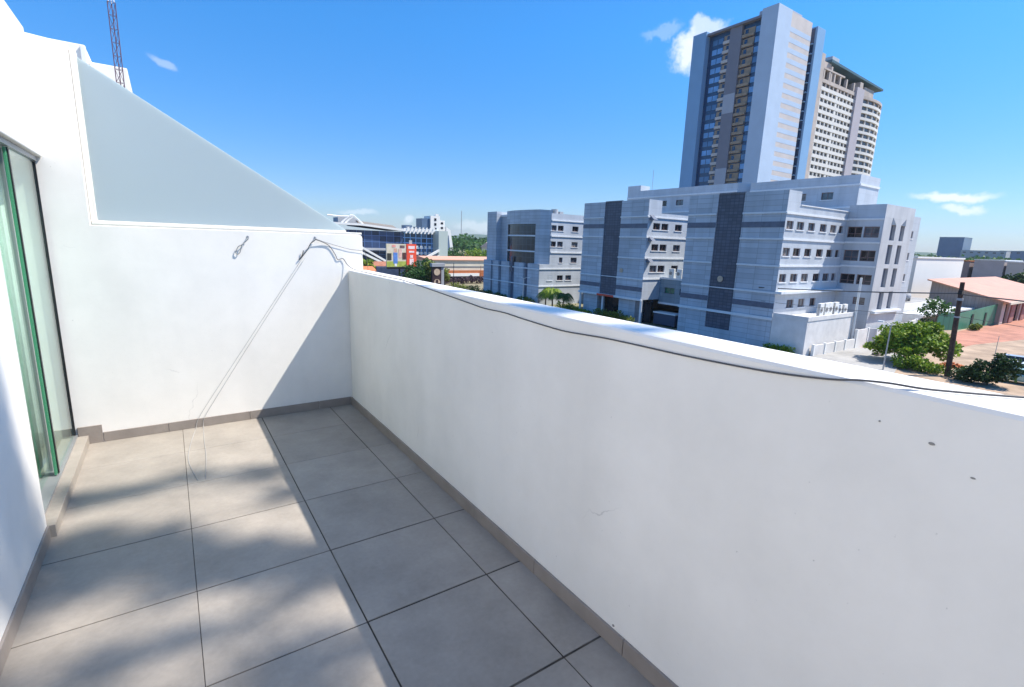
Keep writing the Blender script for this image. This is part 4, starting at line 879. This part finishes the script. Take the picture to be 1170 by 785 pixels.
for i, (lab, x, y, bl, m_, n_) in enumerate(LT): tree('street_tree', lab, 'tree', x, y, G, bl, n_, .42 if y < 150 else .8, m_, 50 + i, .2, 'trees down the street at left')
# planting strip before the orange building: dark flower bushes
hedge('dark purple leaved bush row in front of the orange banded building', 62.5, 126, 78, 126, 2.2, leaf_mat('purple leaf', (.02, .012, .02), (.08, .05, .07), (.3, .2, .22)), 19, 1800, .4, None)

# far woods (one mass) and hills
wd_ = MB(); bl = []
r = random.Random(5)
for i in range(150):
    az = R(r.uniform(22, 48)); d = r.uniform(420, 900); bl.append((math.sin(az) * d, math.cos(az) * d, G + r.uniform(6, 13), r.uniform(9, 16), r.uniform(9, 16), r.uniform(5, 8)))
for i in range(130):
    az = R(r.uniform(64, 92)); d = r.uniform(480, 1100); bl.append((math.sin(az) * d, math.cos(az) * d, G + r.uniform(4, 10), r.uniform(9, 16), r.uniform(9, 16), r.uniform(4, 7)))
leaves(wd_, bl, 26000, 3.2, 61); tag(wd_.build('distant_woods', LEAF_D, tint=True), kind='stuff')
def hills(name, a0, a1, dist, hf, m, dep=500):
    mb = MB(); N = 90; vs = []
    for i in range(N + 1):
        a = R(a0 + (a1 - a0) * i / N)
        for (dd, hh) in ((dist, 0), (dist + dep * .3, hf(i / N) * .6), (dist + dep * .6, hf(i / N)), (dist + dep, 0)):
            vs.append((math.sin(a) * dd, math.cos(a) * dd, G + hh))
    mb.add(vs, [(i * 4 + k, (i + 1) * 4 + k, (i + 1) * 4 + k + 1, i * 4 + k + 1) for i in range(N) for k in range(3)])
    return structure(mb.build(name, m, smooth=True))
hills('hills', 10, 62, 3000, lambda t: 30 + 26 * math.exp(-((t - .42) / .11) ** 2) + 14 * math.exp(-((t - .62) / .1) ** 2) + 3 * math.sin(t * 37) + 2 * math.sin(t * 71), HILLM)
hills('hills', 62, 112, 2600, lambda t: 22 + 24 * math.exp(-((t - .36) / .12) ** 2) + 2.5 * math.sin(t * 41) + 2 * math.sin(t * 90), HILLM)

# ------------------------------------------------------------------ left distance: mall, high rise, billboard, low buildings
ml = thing('shopping_mall', (75, 215, G), 'wide dark glass mall with white roof edge and sloping white ramps', 'mall')
MB().box(30, 84, 205, 240, G, 4.6).build('glass_hall', panel_mat('mall glass', (.03, .055, .12), 3.2, 2.6, line=3.0, var=.5, rough=.15, lw=.12), ml)
MB().box(84, 99, 206, 240, G, 4.6).build('side_hall', panel_mat('mall glass pale', (.05, .10, .18), 2.6, 2.2, line=5.0, var=.7, rough=.2, lw=.2), ml)
MB().prism([(28, 6.6), (66, 6.4), (84, 4.8), (84, 5.7), (66, 7.2), (28, 7.6)], 'Y', 203.2, 206).build('roof_edge', WHITE, ml)
MB().box(84, 100.5, 203.8, 206.5, 4.9, 6.2).build('roof_edge', WHITE, ml)
for k in range(9): MB().prism([(84.5 + k * 1.75, 4.0), (85.2 + k * 1.75, 4.0), (86.4 + k * 1.75, 6.8), (85.7 + k * 1.75, 6.8)], 'Y', 203.5, 203.8).build('roof_fin', WHITE, ml)
MB().prism([(66, 6.4), (84, 5.0), (80, 7.2), (64, 8.4)], 'Y', 207, 225).build('hall_roof', mat('tan roof', (.42, .36, .31), .8), ml)
tr = MB()
for (a, b) in (((57.5, 7.2), (61.0, 10.2)), ((61.0, 10.2), (62.4, 10.2)), ((62.4, 10.2), (66.2, 7.0)), ((56.5, 9.6), (61.5, 9.8)), ((59, 7.2), (62.3, 10.0)), ((52, 9.9), (57, 9.6))):
    tr.tube([(a[0], 204, a[1]), (b[0], 204, b[1])], .35, 6)
tr.build('gable_truss', WHITE, ml)
MB().box(57, 65, 207, 214, 6.8, 9.4).build('gable_box', FARG, ml)
def ramp(x0, z0, x1, z1, t_): return MB().prism([(x0, z0), (x1, z1), (x1, z1 + t_), (x0, z0 + t_)], 'Y', 198.8, 200.2)
for (x0, z0, x1, z1) in ((60, -.6, 76.5, -9.6), (60, -3.0, 77, -11.0), (86, -9.8, 98.5, -3.4), (90, -9.8, 98.5, -6.0)):
    ramp(x0, z0, x1, z1, .9).build('ramp', WHITE, ml)
MB().box(58, 79, 200.5, 204.5, -3.4, -2.6).build('walkway', FARG, ml)
MB().box(98.7, 103.2, 200, 206, G, 5.6).build('entrance_pylon', mat('pale green panel', (.45, .52, .50), .5), ml)
fs = MB()
for i in range(14): fs.box(84.5 + (i % 7) * 2.0, 85.6 + (i % 7) * 2.0, 205.8, 205.95, -2.5 - 2.6 * (i // 7), -1.2 - 2.6 * (i // 7))
fs.build('white_column', WHITE, ml)

hr = thing('white_high_rise', (142, 294, G), 'distant stepped white high rise with a dark blue glass side above the mall roof', 'high rise')
MB().box(137, 143.6, 290, 300, G, 16.4).build('tall_slab', WHITE, hr); MB().box(143.62, 147.5, 291, 300, G, 13.9).build('step_slab', WHITE, hr); MB().box(131.6, 136.98, 291, 300, G, 14.6).build('glass_slab', FARB, hr)
MB().box(140.5, 142.6, 289.98, 292, 16.4, 17.6).build('lift_head', WHITE, hr)
for k in range(7):
    MB().box(139.6, 141.0, 289.85, 289.99, 13.4 - 2.9 * k, 15.0 - 2.9 * k).build('window', WGLASS, hr); MB().box(144.6, 146.2, 290.85, 290.99, 11.6 - 2.9 * k, 12.8 - 2.9 * k).build('window', WGLASS, hr)
MB().prism([(147, -9), (153, -9), (150, 8), (147, 10)], 'Y', 288, 290).build('sloping_wing', WHITE, hr)
MB().prism([(147.4, -8), (150.4, -8), (148.6, 5)], 'Y', 287.8, 287.98).build('wing_glass', FARB, hr)
b = thing('rooftop_box', (100, 240, 5), 'small dark grey plant box on the mall roof', 'plant room'); MB().box(97.5, 101.5, 236, 240, 4.61, 8.4).build('casing', FARB, b); MB().box(98.4, 100.6, 235.9, 235.98, 6.2, 7.8).build('louvre', FARG, b)
b = thing('rooftop_box', (108, 245, 5), 'low grey plant box beside the white high rise', 'plant room'); MB().box(106.5, 110.5, 243, 246, G, 7.6).build('casing', FARG, b); MB().box(106.3, 110.7, 242.8, 246.2, 7.6, 8.0).build('lid', FARB, b)

bb = thing('billboard', (49, 123, G), 'wide roadside billboard with a picture panel and a red poster at its right end', 'billboard')
import itertools
# panel runs from A to B in plan
A, B = Vector((45.9, 122.7, 0)), Vector((54.9, 124.3, 0)); dv = (B - A).normalized(); nv = Vector((-dv.y, dv.x, 0))
def slab(u0, u1, z0, z1, d0, d1):
    a, b_ = A.lerp(B, u0), A.lerp(B, u1); q = []
    for z in (z0, z1):
        for p, d in ((a, d0), (b_, d0), (b_, d1), (a, d1)): q.append(tuple(Vector((p.x, p.y, z)) + nv * d))
    return MB().add(q, [(0, 1, 2, 3), (4, 5, 6, 7), (0, 1, 5, 4), (1, 2, 6, 5), (2, 3, 7, 6), (3, 0, 4, 7)])
slab(0, .66, -5.75, .25, 0, .3).build('picture_panel', mat('poster backdrop', (.55, .50, .30), .6, col2=(.70, .62, .58), nscale=.6), bb)
slab(0, .66, -5.75, -4.3, -.02, -.005).build('picture_strip', mat('poster green', (.36, .42, .08), .6, noise=.2, nscale=1), bb)
for (u0, u1, z0, z1, c) in ((.02, .16, -4.0, -2.2, (.04, .04, .03)), (.22, .36, -4.9, -2.0, (.10, .22, .55)), (.24, .34, -2.0, -.9, (.62, .36, .26)), (.40, .50, -3.4, -1.0, (.68, .42, .36)), (.52, .64, -3.8, -2.0, (.09, .035, .03)), (.26, .33, -5.6, -4.9, (.75, .75, .78)), (.18, .3, -.6, 0, (.72, .30, .26)), (.44, .6, -.8, -.1, (.15, .1, .1))):
    slab(u0, u1, z0, z1, -.05, -.025).build('picture_patch', mat('poster patch', c, .6, noise=.25, nscale=2), bb)
slab(.66, 1, -5.7, .3, -.12, .3).build('red_poster', RED, bb)
for (u0, u1, z0, z1) in ((.72, .94, -1.0, -.2), (.74, .92, -2.0, -1.5), (.78, .88, -3.4, -2.6), (.76, .90, -5.2, -3.6)):
    slab(u0, u1, z0, z1, -.15, -.125).build('white_mark', mat('poster mark', (.8, .62, .62), .6, noise=.3, nscale=3), bb)
slab(.02, .98, -6.3, -5.8, -.5, .5).build('catwalk', ALU, bb)
slab(.76, .86, .3, 1.3, 0, .2).build('top_tab', FARG, bb)
for u in (.44, .80): p = A.lerp(B, u) + nv * .3; MB().cyl((p.x, p.y, G), (p.x, p.y, -5.76), .22, n=10).build('post', ALU, bb)

def lowbldg(name, label, cat, x0, x1, y0, y1, top, wm, rm, over=.5, rise=1.6):
    t = thing(name, ((x0 + x1) / 2, (y0 + y1) / 2, G), label, cat); MB().box(x0, x1, y0, y1, G, top).build('wall', wm, t)
    MB().prism([(y0 - over, top), (y1 + over, top), (y1 + over, top + .2), ((y0 + y1) / 2, top + rise), (y0 - over, top + .2)], 'X', x0 - over, x1 + over).build('roof', rm, t); return t
t = lowbldg('low_shop', 'long cream fronted low shop with an orange band and pale orange roof', 'shop', 63.7, 112, 135, 150, -4.4, CREAMW, mat('pale orange roof', (.60, .33, .23), .8, noise=.1), .4, 1.0)
MB().box(64.2, 112, 134.6, 134.99, -11, -7.5).build('orange_band', RUST, t)
MB().box(70, 81, 134.2, 134.59, -9.3, -8.4).build('white_sign', WHITE, t); MB().box(64.5, 112, 134.4, 134.58, G, -9.4).build('shopfront', WGLASS, t)
MB().box(63.5, 112, 134.85, 134.99, -6.4, -6.2).build('trim_line', ALU2, t)
t = lowbldg('brick_house', 'orange brick hut with dark openings right of the grey screen', 'house', 57.6, 62.5, 140, 146, -7.6, RUST, RUST, .4, .4)
MB().box(58.2, 60.2, 139.9, 139.99, -9.6, -8.4).build('window', WGLASS, t); MB().box(60.8, 62, 139.9, 139.99, G, -9.2).build('door', WGLASS, t)
t = lowbldg('tiled_house', 'house with a bright orange tiled roof peeping past the end wall', 'house', 40, 51.5, 147, 156, -8.6, CREAMW, mat('tile roof', (.58, .20, .09), .8, noise=.15, nscale=1), .4, 1.4)
MB().box(43, 45, 146.9, 146.99, -10.4, -9.2).build('window', WGLASS, t)
t = lowbldg('tiled_house', 'long low house with a dull brown tiled roof behind the orange roof', 'house', 52, 68, 165, 174, -8.0, RUST, mat('brown roof', (.36, .15, .09), .85, noise=.2, nscale=1), .4, 1.5)
MB().box(58, 60, 164.9, 164.99, -10, -8.8).build('window', WGLASS, t)
gs = thing('corrugated_screen', (51, 134, G), 'grey blue wavy patterned screen wall on posts in front of the brick hut', 'screen')
cs = MB(); P0, P1 = Vector((47.6, 135.6, 0)), Vector((55.2, 132.6, 0))
for i in range(60):
    a, b_ = P0.lerp(P1, i / 60), P0.lerp(P1, (i + 1) / 60); o = .12 if i % 2 else -.12
    cs.quad((a.x, a.y + o, -10.4), (b_.x, b_.y - o, -10.4), (b_.x, b_.y - o, -6.3), (a.x, a.y + o, -6.3))
cs.build('sheet', mat('grey blue sheet', (.25, .28, .36), .6, col2=(.42, .44, .52), nscale=1.5), gs)
for u in (0, .5, 1): p = P0.lerp(P1, u); MB().cyl((p.x, p.y + .3, G), (p.x, p.y + .3, -6.2), .1, n=8).build('post', ALU, gs)
sg = thing('pylon_sign', (54.6, 110, G), 'dark brown roadside pylon sign with two tan discs and a grey cap', 'sign')
MB().box(53.0, 55.5, 110, 110.8, G, -5.0).build('panel', BROWN, sg, bevel=.04); MB().box(52.8, 56.4, 109.8, 111, -4.99, -4.1).build('cap', FARG, sg, bevel=.04); MB().box(55.52, 56.3, 110.1, 110.9, G, -5.0).build('side_pier', FARG, sg)
MB().cyl((54.25, 109.9, -6.3), (54.25, 109.99, -6.3), .85, n=28).build('disc', TAN, sg)
v = [(54.25 + .85 * math.cos(R(a)), -8.9 + .85 * math.sin(R(a))) for a in range(-10, 191, 10)]
MB().prism(v, 'Y', 109.9, 109.99).build('half_disc', TAN, sg)
MB().prism([(53.95, -8.95), (54.55, -8.95), (54.55, -8.3), (54.25, -8.1), (53.95, -8.3)], 'Y', 109.86, 109.899).build('disc_notch', BROWN, sg)
def pole_thing(x, y, h, label, cat='pole', r=.09, m=ALU2, name='street_pole', arm=None):
    t = thing(name, (x, y, G), label, cat); MB().cyl((x, y, G), (x, y, G + h), r, r * .7, 8).build('pole', m, t)
    if arm:
        for (dx, dy) in arm:
            a = MB().tube([(x, y, G + h - .1), (x + dx * .5, y + dy * .5, G + h + .25), (x + dx, y + dy, G + h + .3)], r * .5, 6).build('arm', m, t); MB().box(x + dx - .18, x + dx + .18, y + dy - .28, y + dy + .28, G + h + .22, G + h + .36).build('lamp_head', WHITE, a)
    return t
pole_thing(59.6, 80.0, 5.3, 'slim white street lamp with two arms in front of the farthest block', 'street lamp', .09, WHITE, 'street_lamp', ((0, 2.1), (0, -2.1)))
pole_thing(63.2, 16.0, 5.1, 'pale street lamp with a short curved arm among the green tree', 'street lamp', .085, STEEL, 'street_lamp', ((-.3, .9),))
pole_thing(77.2, 9.97, 3.8, 'thin grey post standing alone on the sandy lot', 'post', .04, STEEL, 'thin_post')
pole_thing(58.2, 108.5, 7.0, 'dark slim pole just right of the brown pylon sign', 'pole', .1, ALU, 'street_pole')
pole_thing(79, 130, 5.2, 'slim red pole in front of the cream low shop', 'pole', .1, RUST, 'street_pole')
pole_thing(136, 292, 1, 'x', 'x') if False else None

up = thing('utility_pole', (66.7, 11.3, G), 'leaning dark wooden utility pole carrying wires at the right', 'utility pole')
MB().tube([(66.7, 11.3, G - .2), (66.66, 11.5, -5.5), (66.62, 11.64, -.85)], [.27, .24, .2], 10).build('pole', WOODP, up)
MB().cyl((66.63, 11.58, -2.75), (66.63, 11.57, -2.5), .27, n=12).cyl((66.65, 11.52, -4.55), (66.65, 11.51, -4.4), .28, n=12).build('collar', FARG, up)
MB().box(66.2, 66.5, 11.4, 11.75, -2.1, -1.7).build('junction_box', ALU, up)
def wire(pts_, sag, r_, label, cat='wire'):
    p0, p1 = Vector(pts_[0]), Vector(pts_[1]); pts = [p0.lerp(p1, t / 24) + Vector((0, 0, -sag * 4 * (t / 24) * (1 - t / 24))) for t in range(25)]
    return tag(MB().tube(pts, r_, 5).build('overhead_wire', CABLE, org=p0), label, cat)
wire([(66.6, 11.6, -2.0), (61.6, 30.5, -3.0)], .15, .07, 'thick overhead cable from the pole to the grey block')
wire([(66.62, 11.6, -2.1), (70, -26, -3.4)], .1, .07, 'thick overhead cable leaving the pole towards the right edge')
wire([(66.65, 11.5, -4.4), (61.6, 30.0, -4.7)], .25, .025, 'thin lower overhead wire from the pole to the grey block')
wire([(66.65, 11.5, -4.4), (70, -26, -6.0)], .4, .025, 'thin lower overhead wire running right over the sandy lot')

# ------------------------------------------------------------------ right distance: shed, fence, warehouse, skyline
sh = thing('orange_roofed_shed', (155, 30, G), 'low taupe shed with a wide pale orange sheet roof at right', 'shed')
f = MB(); f.prism([(20.5, G), (32, G), (32, -3.35), (20.5, -6.4)], 'X', 130.5, 131.0); f.build('gable_wall', TAUPE, sh)
opens = [(133, 136, G, -6.9), (140, 144.5, G, -6.9), (149, 153.5, G, -6.9), (159, 163, G, -6.9)]
f = MB(); f.facade('Y', 20.5, 131.0, 179, G, -6.4, opens, .4); f.build('front_wall', mat('pinkish render', (.55, .46, .42), .85, noise=.1, nscale=.4), sh)
MB().box(131, 179, 21.6, 21.8, G, -6.5).build('inner_dark', mat('shed interior', (.07, .05, .045), .9), sh)
for (a, b, c, d) in ((136.0, 140, -10.8, -7.2), (145, 149, -10.8, -7.2)):
    MB().prism([(a + .3, c), (b - .5, c), (b - .2, d), (a + .8, d)], 'Y', 20.25, 20.45).build('banner', mat('shed banner', (.33, .16, .14), .8, noise=.3, nscale=.8), sh)
MB().prism([(19.4, -6.65), (32.6, -3.2), (32.6, -2.95), (19.4, -6.4)], 'X', 129.6, 180).build('roof', ORANGE, sh)
MB().box(129.5, 180.1, 19.2, 19.39, -6.8, -6.36).build('gutter', CREAMW, sh)
gf = thing('green_fence', (118, 22, G), 'solid green sheet metal fence enclosing the yard before the shed', 'fence')
def fence_run(x0, y0, x1, y1, h0, h1):
    d = Vector((x1 - x0, y1 - y0, 0)).normalized(); nn = Vector((-d.y, d.x, 0)) * .05; a, b_ = Vector((x0, y0, G)), Vector((x1, y1, G))
    return MB().add([a - nn, b_ - nn, b_ + nn, a + nn, a - nn + Vector((0, 0, h0)), b_ - nn + Vector((0, 0, h1)), b_ + nn + Vector((0, 0, h1)), a + nn + Vector((0, 0, h0))], [(0, 1, 2, 3), (4, 5, 6, 7), (0, 1, 5, 4), (1, 2, 6, 5), (2, 3, 7, 6), (3, 0, 4, 7)])
fence_run(108, 24.0, 112.5, 22.2, 3.0, 3.0).build('sheet_run', GREENF, gf); fence_run(112.5, 22.2, 130.4, 21.2, 3.0, 4.0).build('sheet_run', GREENF, gf)
for x, y in ((118, 21.85), (124.5, 21.5)): MB().box(x, x + 1.0, y - .12, y - .06, G + .2, G + 2.6).build('dark_gate', mat('gate dark', (.012, .03, .025), .6), gf)
wr = MB().box(102, 130, 24.2, 27.6, -8.3, -8.0).box(102, 102.3, 24.4, 27.6, G, -8.3).build('lean_to_roof', WHITE, org=(115, 26, G)); tag(wr, 'flat white lean to roof between the yard wall and the green fence', 'roof')

def bldg(name, label, cat, x0, x1, y0, y1, top, m, rm=None, wins=0, grp=None):
    t = thing(name, ((x0 + x1) / 2, (y0 + y1) / 2, G), label, cat, grp); MB().box(x0, x1, y0, y1, G, top).build('wall', m, t)
    MB().box(x0 - .2, x1 + .2, y0 - .2, y1 + .2, top, top + .4).build('roof_edge', rm or LEDGE, t)
    for k in range(wins):
        MB().box(x0 - .12, x0 - .02, y0 + (y1 - y0) * (k + .3) / wins, y0 + (y1 - y0) * (k + .7) / wins, top - 3.2, top - 1.6).build('window', WGLASS, t)
    return t
w = bldg('warehouse', 'plain bright white warehouse wall between the slotted block and the orange shed', 'warehouse', 146, 181, 40, 62, 1.2, mat('warehouse white', (.80, .79, .75), .7, noise=.03, nscale=.2), WHITE)
w2 = thing('white_annex', (150, 60, G), 'white annex with a row of square upper openings behind the slotted block', 'building')
f = MB(); f.facade('Y', 50, 120, 166, G, 4.0, [(146 + 4.4 * k, 149 + 4.4 * k, 1.7, 3.2) for k in range(4)] + [(138, 140.5, -2, 0), (138, 140.5, -6, -4), (132, 134.5, -2, 0)], .4)
f = MB(); f.facade('X', 136, 46.5, 64, G, 3.9, [(47.2 + 2.1 * k, 48.7 + 2.1 * k, 1.9, 3.1) for k in range(4)], .4); f.quad((136, 46.5, G), (150, 46.5, G), (150, 46.5, 3.9), (136, 46.5, 3.9)); f.quad((136, 46.5, 3.9), (150, 46.5, 3.9), (150, 64, 3.9), (136, 64, 3.9)); f.build('wall', WHITE, w2)
for k in range(4): MB().box(136.3, 136.45, 47.2 + 2.1 * k, 48.7 + 2.1 * k, 1.9, 3.1).build('window', FARB if k % 2 else CREAMW, w2)
MB().box(136, 150, 46.3, 46.5, 3.9, 4.2).build('roof_edge', LEDGE, w2)
bldg('far_building', 'mauve grey blank building with pale left edge behind the orange roof', 'building', 300, 330, 55.5, 65.5, .9, PURPW, LEDGE)
bldg('far_building', 'brownish narrow block between the white warehouse and the mauve building', 'building', 300, 320, 67, 71.5, .1, mat('brown mauve', (.25, .20, .21), .8), RUST)
bldg('far_building', 'pale grey building at the far right edge of the skyline', 'building', 300, 330, 47.5, 54.6, .4, mat('pale mauve', (.46, .43, .43), .8), LEDGE)
bldg('far_building', 'dark blue glass office tower far off above the white annex', 'building', 900, 935, 221, 248, 29, FARB, FARB, 0)
bldg('far_building', 'long low grey office far off right of the blue tower', 'building', 880, 900, 172, 217, 11.5, FARG, FARG, 6)
bldg('far_building', 'dark slab building far off on the right skyline', 'building', 1050, 1080, 172, 214, 14, FARB, FARB, 5)
wt = thing('water_tower', (900, 136, G), 'tiny distant water tower on the right skyline', 'water tower')
MB().cyl((900, 136, G), (900, 136, 10), 1.6, n=10).build('stem', FARG, wt); MB().cyl((900, 136, 10), (900, 136, 12), 1.6, 4.0, n=14).cyl((900, 136, 12), (900, 136, 15.5), 4.0, 3.4, n=14).build('bowl', FARG, wt)
for i, (x, y, w_, d_, h_, m_, lab) in enumerate(((500, 82, 24, 30, 7.0, CREAMW, 'small cream roofed house in the far right distance'), (560, 120, 30, 22, 9.0, FARG, 'small grey house in the far right distance'), (430, 68, 20, 16, 8, PURPW, 'low mauve house far off at right'))):
    lowbldg('far_house', lab, 'house', x, x + w_, y, y + d_, G + h_, m_, RUST, .6, 2)
for i, (x, y, lab, m_) in enumerate(((146, 225, 'pinkish tiled house among far trees left of the office block', mat('pink roof', (.55, .28, .22), .8, noise=.2)), (166, 232, 'cream house with a pale roof among the far trees', CREAMW), (158, 250, 'pale pink apartment house behind the far trees', mat('pale pink', (.60, .46, .40), .8)))):
    t = lowbldg('far_house', lab, 'house', x, x + 13, y, y + 12, -4.2 + i * 1.2, CREAMW if i != 1 else WHITE, m_, .6, 3)
    for k in range(4): MB().box(x + 1 + 3 * k, x + 2.4 + 3 * k, y - .1, y - .02, -7.6 + i, -6 + i).build('window', WGLASS, t)
mt = pole_thing(480, 880, 70, 'hair thin radio mast far off above the left hills', 'mast', .9, FARG, 'radio_mast')

# cars at the right edge
def car(x, y, rot, label, paint):
    t = thing('parked_car', (0, 0, 0), label, 'car', 'cars parked on the sandy lot')
    sec = [(-2.2, .45, .75, .70), (-2.12, .35, .92, .82), (-1.3, .30, 1.0, .86), (0, .28, 1.02, .88), (1.2, .30, .98, .86), (1.95, .34, .86, .80), (2.2, .45, .70, .66)]
    b = MB(); ring_n = 8; vs = []
    for (cx, zl, zh, hw_) in sec:
        vs += [(cx, -hw_ * .9, zl), (cx, -hw_, zl + .18), (cx, -hw_, zh - .14), (cx, -hw_ * .88, zh), (cx, hw_ * .88, zh), (cx, hw_, zh - .14), (cx, hw_, zl + .18), (cx, hw_ * .9, zl)]
    fs = [(i * 8 + k, i * 8 + (k + 1) % 8, (i + 1) * 8 + (k + 1) % 8, (i + 1) * 8 + k) for i in range(len(sec) - 1) for k in range(8)] + [tuple(range(8)), tuple(range(len(vs) - 1, len(vs) - 9, -1))]
    b.add(vs, fs); bo = b.build('body', paint, t, smooth=False, bevel=.04)
    c = MB(); lo = [(-1.9, .78), (1.15, .78)]; hi = [(-1.3, .62), (.35, .62)]
    c.add([(-1.95, -.78, .98), (1.2, -.78, .98), (1.2, .78, .98), (-1.95, .78, .98), (-1.4, -.6, 1.46), (.35, -.6, 1.46), (.35, .6, 1.46), (-1.4, .6, 1.46)], [(0, 1, 5, 4), (1, 2, 6, 5), (2, 3, 7, 6), (3, 0, 4, 7)]); c.build('glasshouse', WGLASS, t)
    MB().box(-1.42, .37, -.61, .61, 1.455, 1.50).build('roof', paint, t, bevel=.03)
    for (a, b_) in (((-1.95, .98), (-1.4, 1.46)), ((1.2, .98), (.35, 1.46)), ((-.45, .98), (-.45, 1.46))):
        p = MB()
        for s_ in (-1, 1): p.tube([(a[0], s_ * .785, a[1]), (b_[0], s_ * .61, b_[1])], .035, 6)
        p.build('pillar', paint, t)
    for sx in (-1.35, 1.4):
        for sy in (-1, 1):
            w_ = MB().cyl((sx, sy * .70, .32), (sx, sy * .89, .32), .32, n=20).build('wheel', mat('tyre', (.02, .02, .02), .9) if 'tyre' not in bpy.data.materials else bpy.data.materials['tyre'], t); MB().cyl((sx, sy * .89, .32), (sx, sy * .90, .32), .2, n=16).build('rim', STEEL, w_)
    for sy in (-1, 1):
        MB().box(2.10, 2.20, sy * .60 - .16, sy * .60 + .16, .58, .74).build('headlight', mat('headlight', (.8, .8, .8), .1) if 'headlight' not in bpy.data.materials else bpy.data.materials['headlight'], t)
        MB().box(-2.20, -2.10, sy * .60 - .16, sy * .60 + .16, .62, .80).build('tail_light', RED, t)
    MB().box(2.14, 2.26, -.7, .7, .36, .52).box(-2.26, -2.14, -.7, .7, .38, .54).build('bumper', ALU, t, bevel=.03)
    t.location = (x, y, G); t.rotation_euler = (0, 0, rot); return t
CW = mat('silver white paint', (.72, .74, .75), .25, .1, spec=.6); CT = mat('pale teal paint', (.34, .52, .48), .25, .1, spec=.6); CG = mat('grey paint', (.45, .47, .5), .25, .3, spec=.6)
car(70.4, 6.3, R(-80), 'pale teal car parked nearest the dark shrub', CT)
car(75.0, 7.2, R(-80), 'white car parked in the middle of the row at the right edge', CW)
car(80.0, 8.3, R(-78), 'silver grey car parked farthest in the row at the right edge', CG)

# ------------------------------------------------------------------ tall leafy tree beside the terrace: its crown throws the dappled shade
def shade(fx, fy, k): return Vector((fx + .656 * k, fy - .36 * k, k))
tt = thing('tall_tree', (12.5, -9, G), 'very tall tree standing beside the terrace outside the picture', 'tree')
cl = []
for (fx, fy, rx, ry, k) in ((-1.75, -1.02, .30, .10, 17), (-1.35, -1.0, .30, .09, 18), (-.98, -1.22, .22, .11, 17.5), (-1.95, -1.08, .2, .1, 17),
                            (-1.95, -1.66, .26, .20, 18), (-1.62, -1.85, .28, .20, 17), (-1.30, -2.12, .26, .18, 18), (-1.0, -2.34, .22, .18, 17), (-.86, -2.52, .16, .14, 17), (-.93, -1.52, .14, .1, 18), (-1.85, -1.92, .2, .16, 18), (-1.45, -2.2, .2, .12, 17.5),
                            (-1.60, -2.62, .24, .12, 17), (-1.18, -2.62, .14, .1, 18), (-1.14, -2.95, .2, .12, 17), (-.90, -3.03, .14, .12, 18), (-1.4, -3.2, .4, .2, 17), (-1.9, -3.0, .3, .2, 17),
                            (-2.45, -1.75, .3, .2, 17.5), (-2.25, -2.1, .2, .16, 18), (-2.7, -1.7, .3, .25, 17), (-2.9, -2.0, .4, .3, 17.5), (-2.3, -2.6, .3, .2, 17)):
    c = shade(fx, fy, k); cl.append((c.x, c.y, c.z, rx, ry, min(rx, ry) * 1.2))
mb = MB(); leaves(mb, cl, 3000, .13, 71); 
mb.build('crown', LEAF_D, tt, tint=True)
k_ = MB(); k_.tube([(12.5, -9, G), (12.2, -9, 0), (11.4, -8.8, 10), (10.6, -8.3, 15.5)], [.35, .28, .2, .1], 10)
for c in cl[::2]: k_.tube([(11.2, -8.7, 11.5), ((11 + c[0]) / 2, (-8.6 + c[1]) / 2, 14.0), (c[0], c[1], c[2])], [.05, .03, .008], 5)
k_.build('trunk', BARK, tt)

# distant haze: one even volume round everything
HAZE = True
if HAZE:
    hz = MB().box(-5000, 5000, -5000, 5000, G - 1.5, 92).build('haze', mat('haze', (1, 1, 1)))
    hn, hl = hz.data.materials[0].node_tree.nodes, hz.data.materials[0].node_tree.links
    for q in list(hn):
        if q.type != 'OUTPUT_MATERIAL': hn.remove(q)
    pv = hn.new('ShaderNodeVolumePrincipled'); pv.inputs['Color'].default_value = (.75, .87, 1, 1); pv.inputs['Density'].default_value = .0001
    hl.new(pv.outputs[0], hn['Material Output'].inputs['Volume']); tag(hz, kind='stuff')
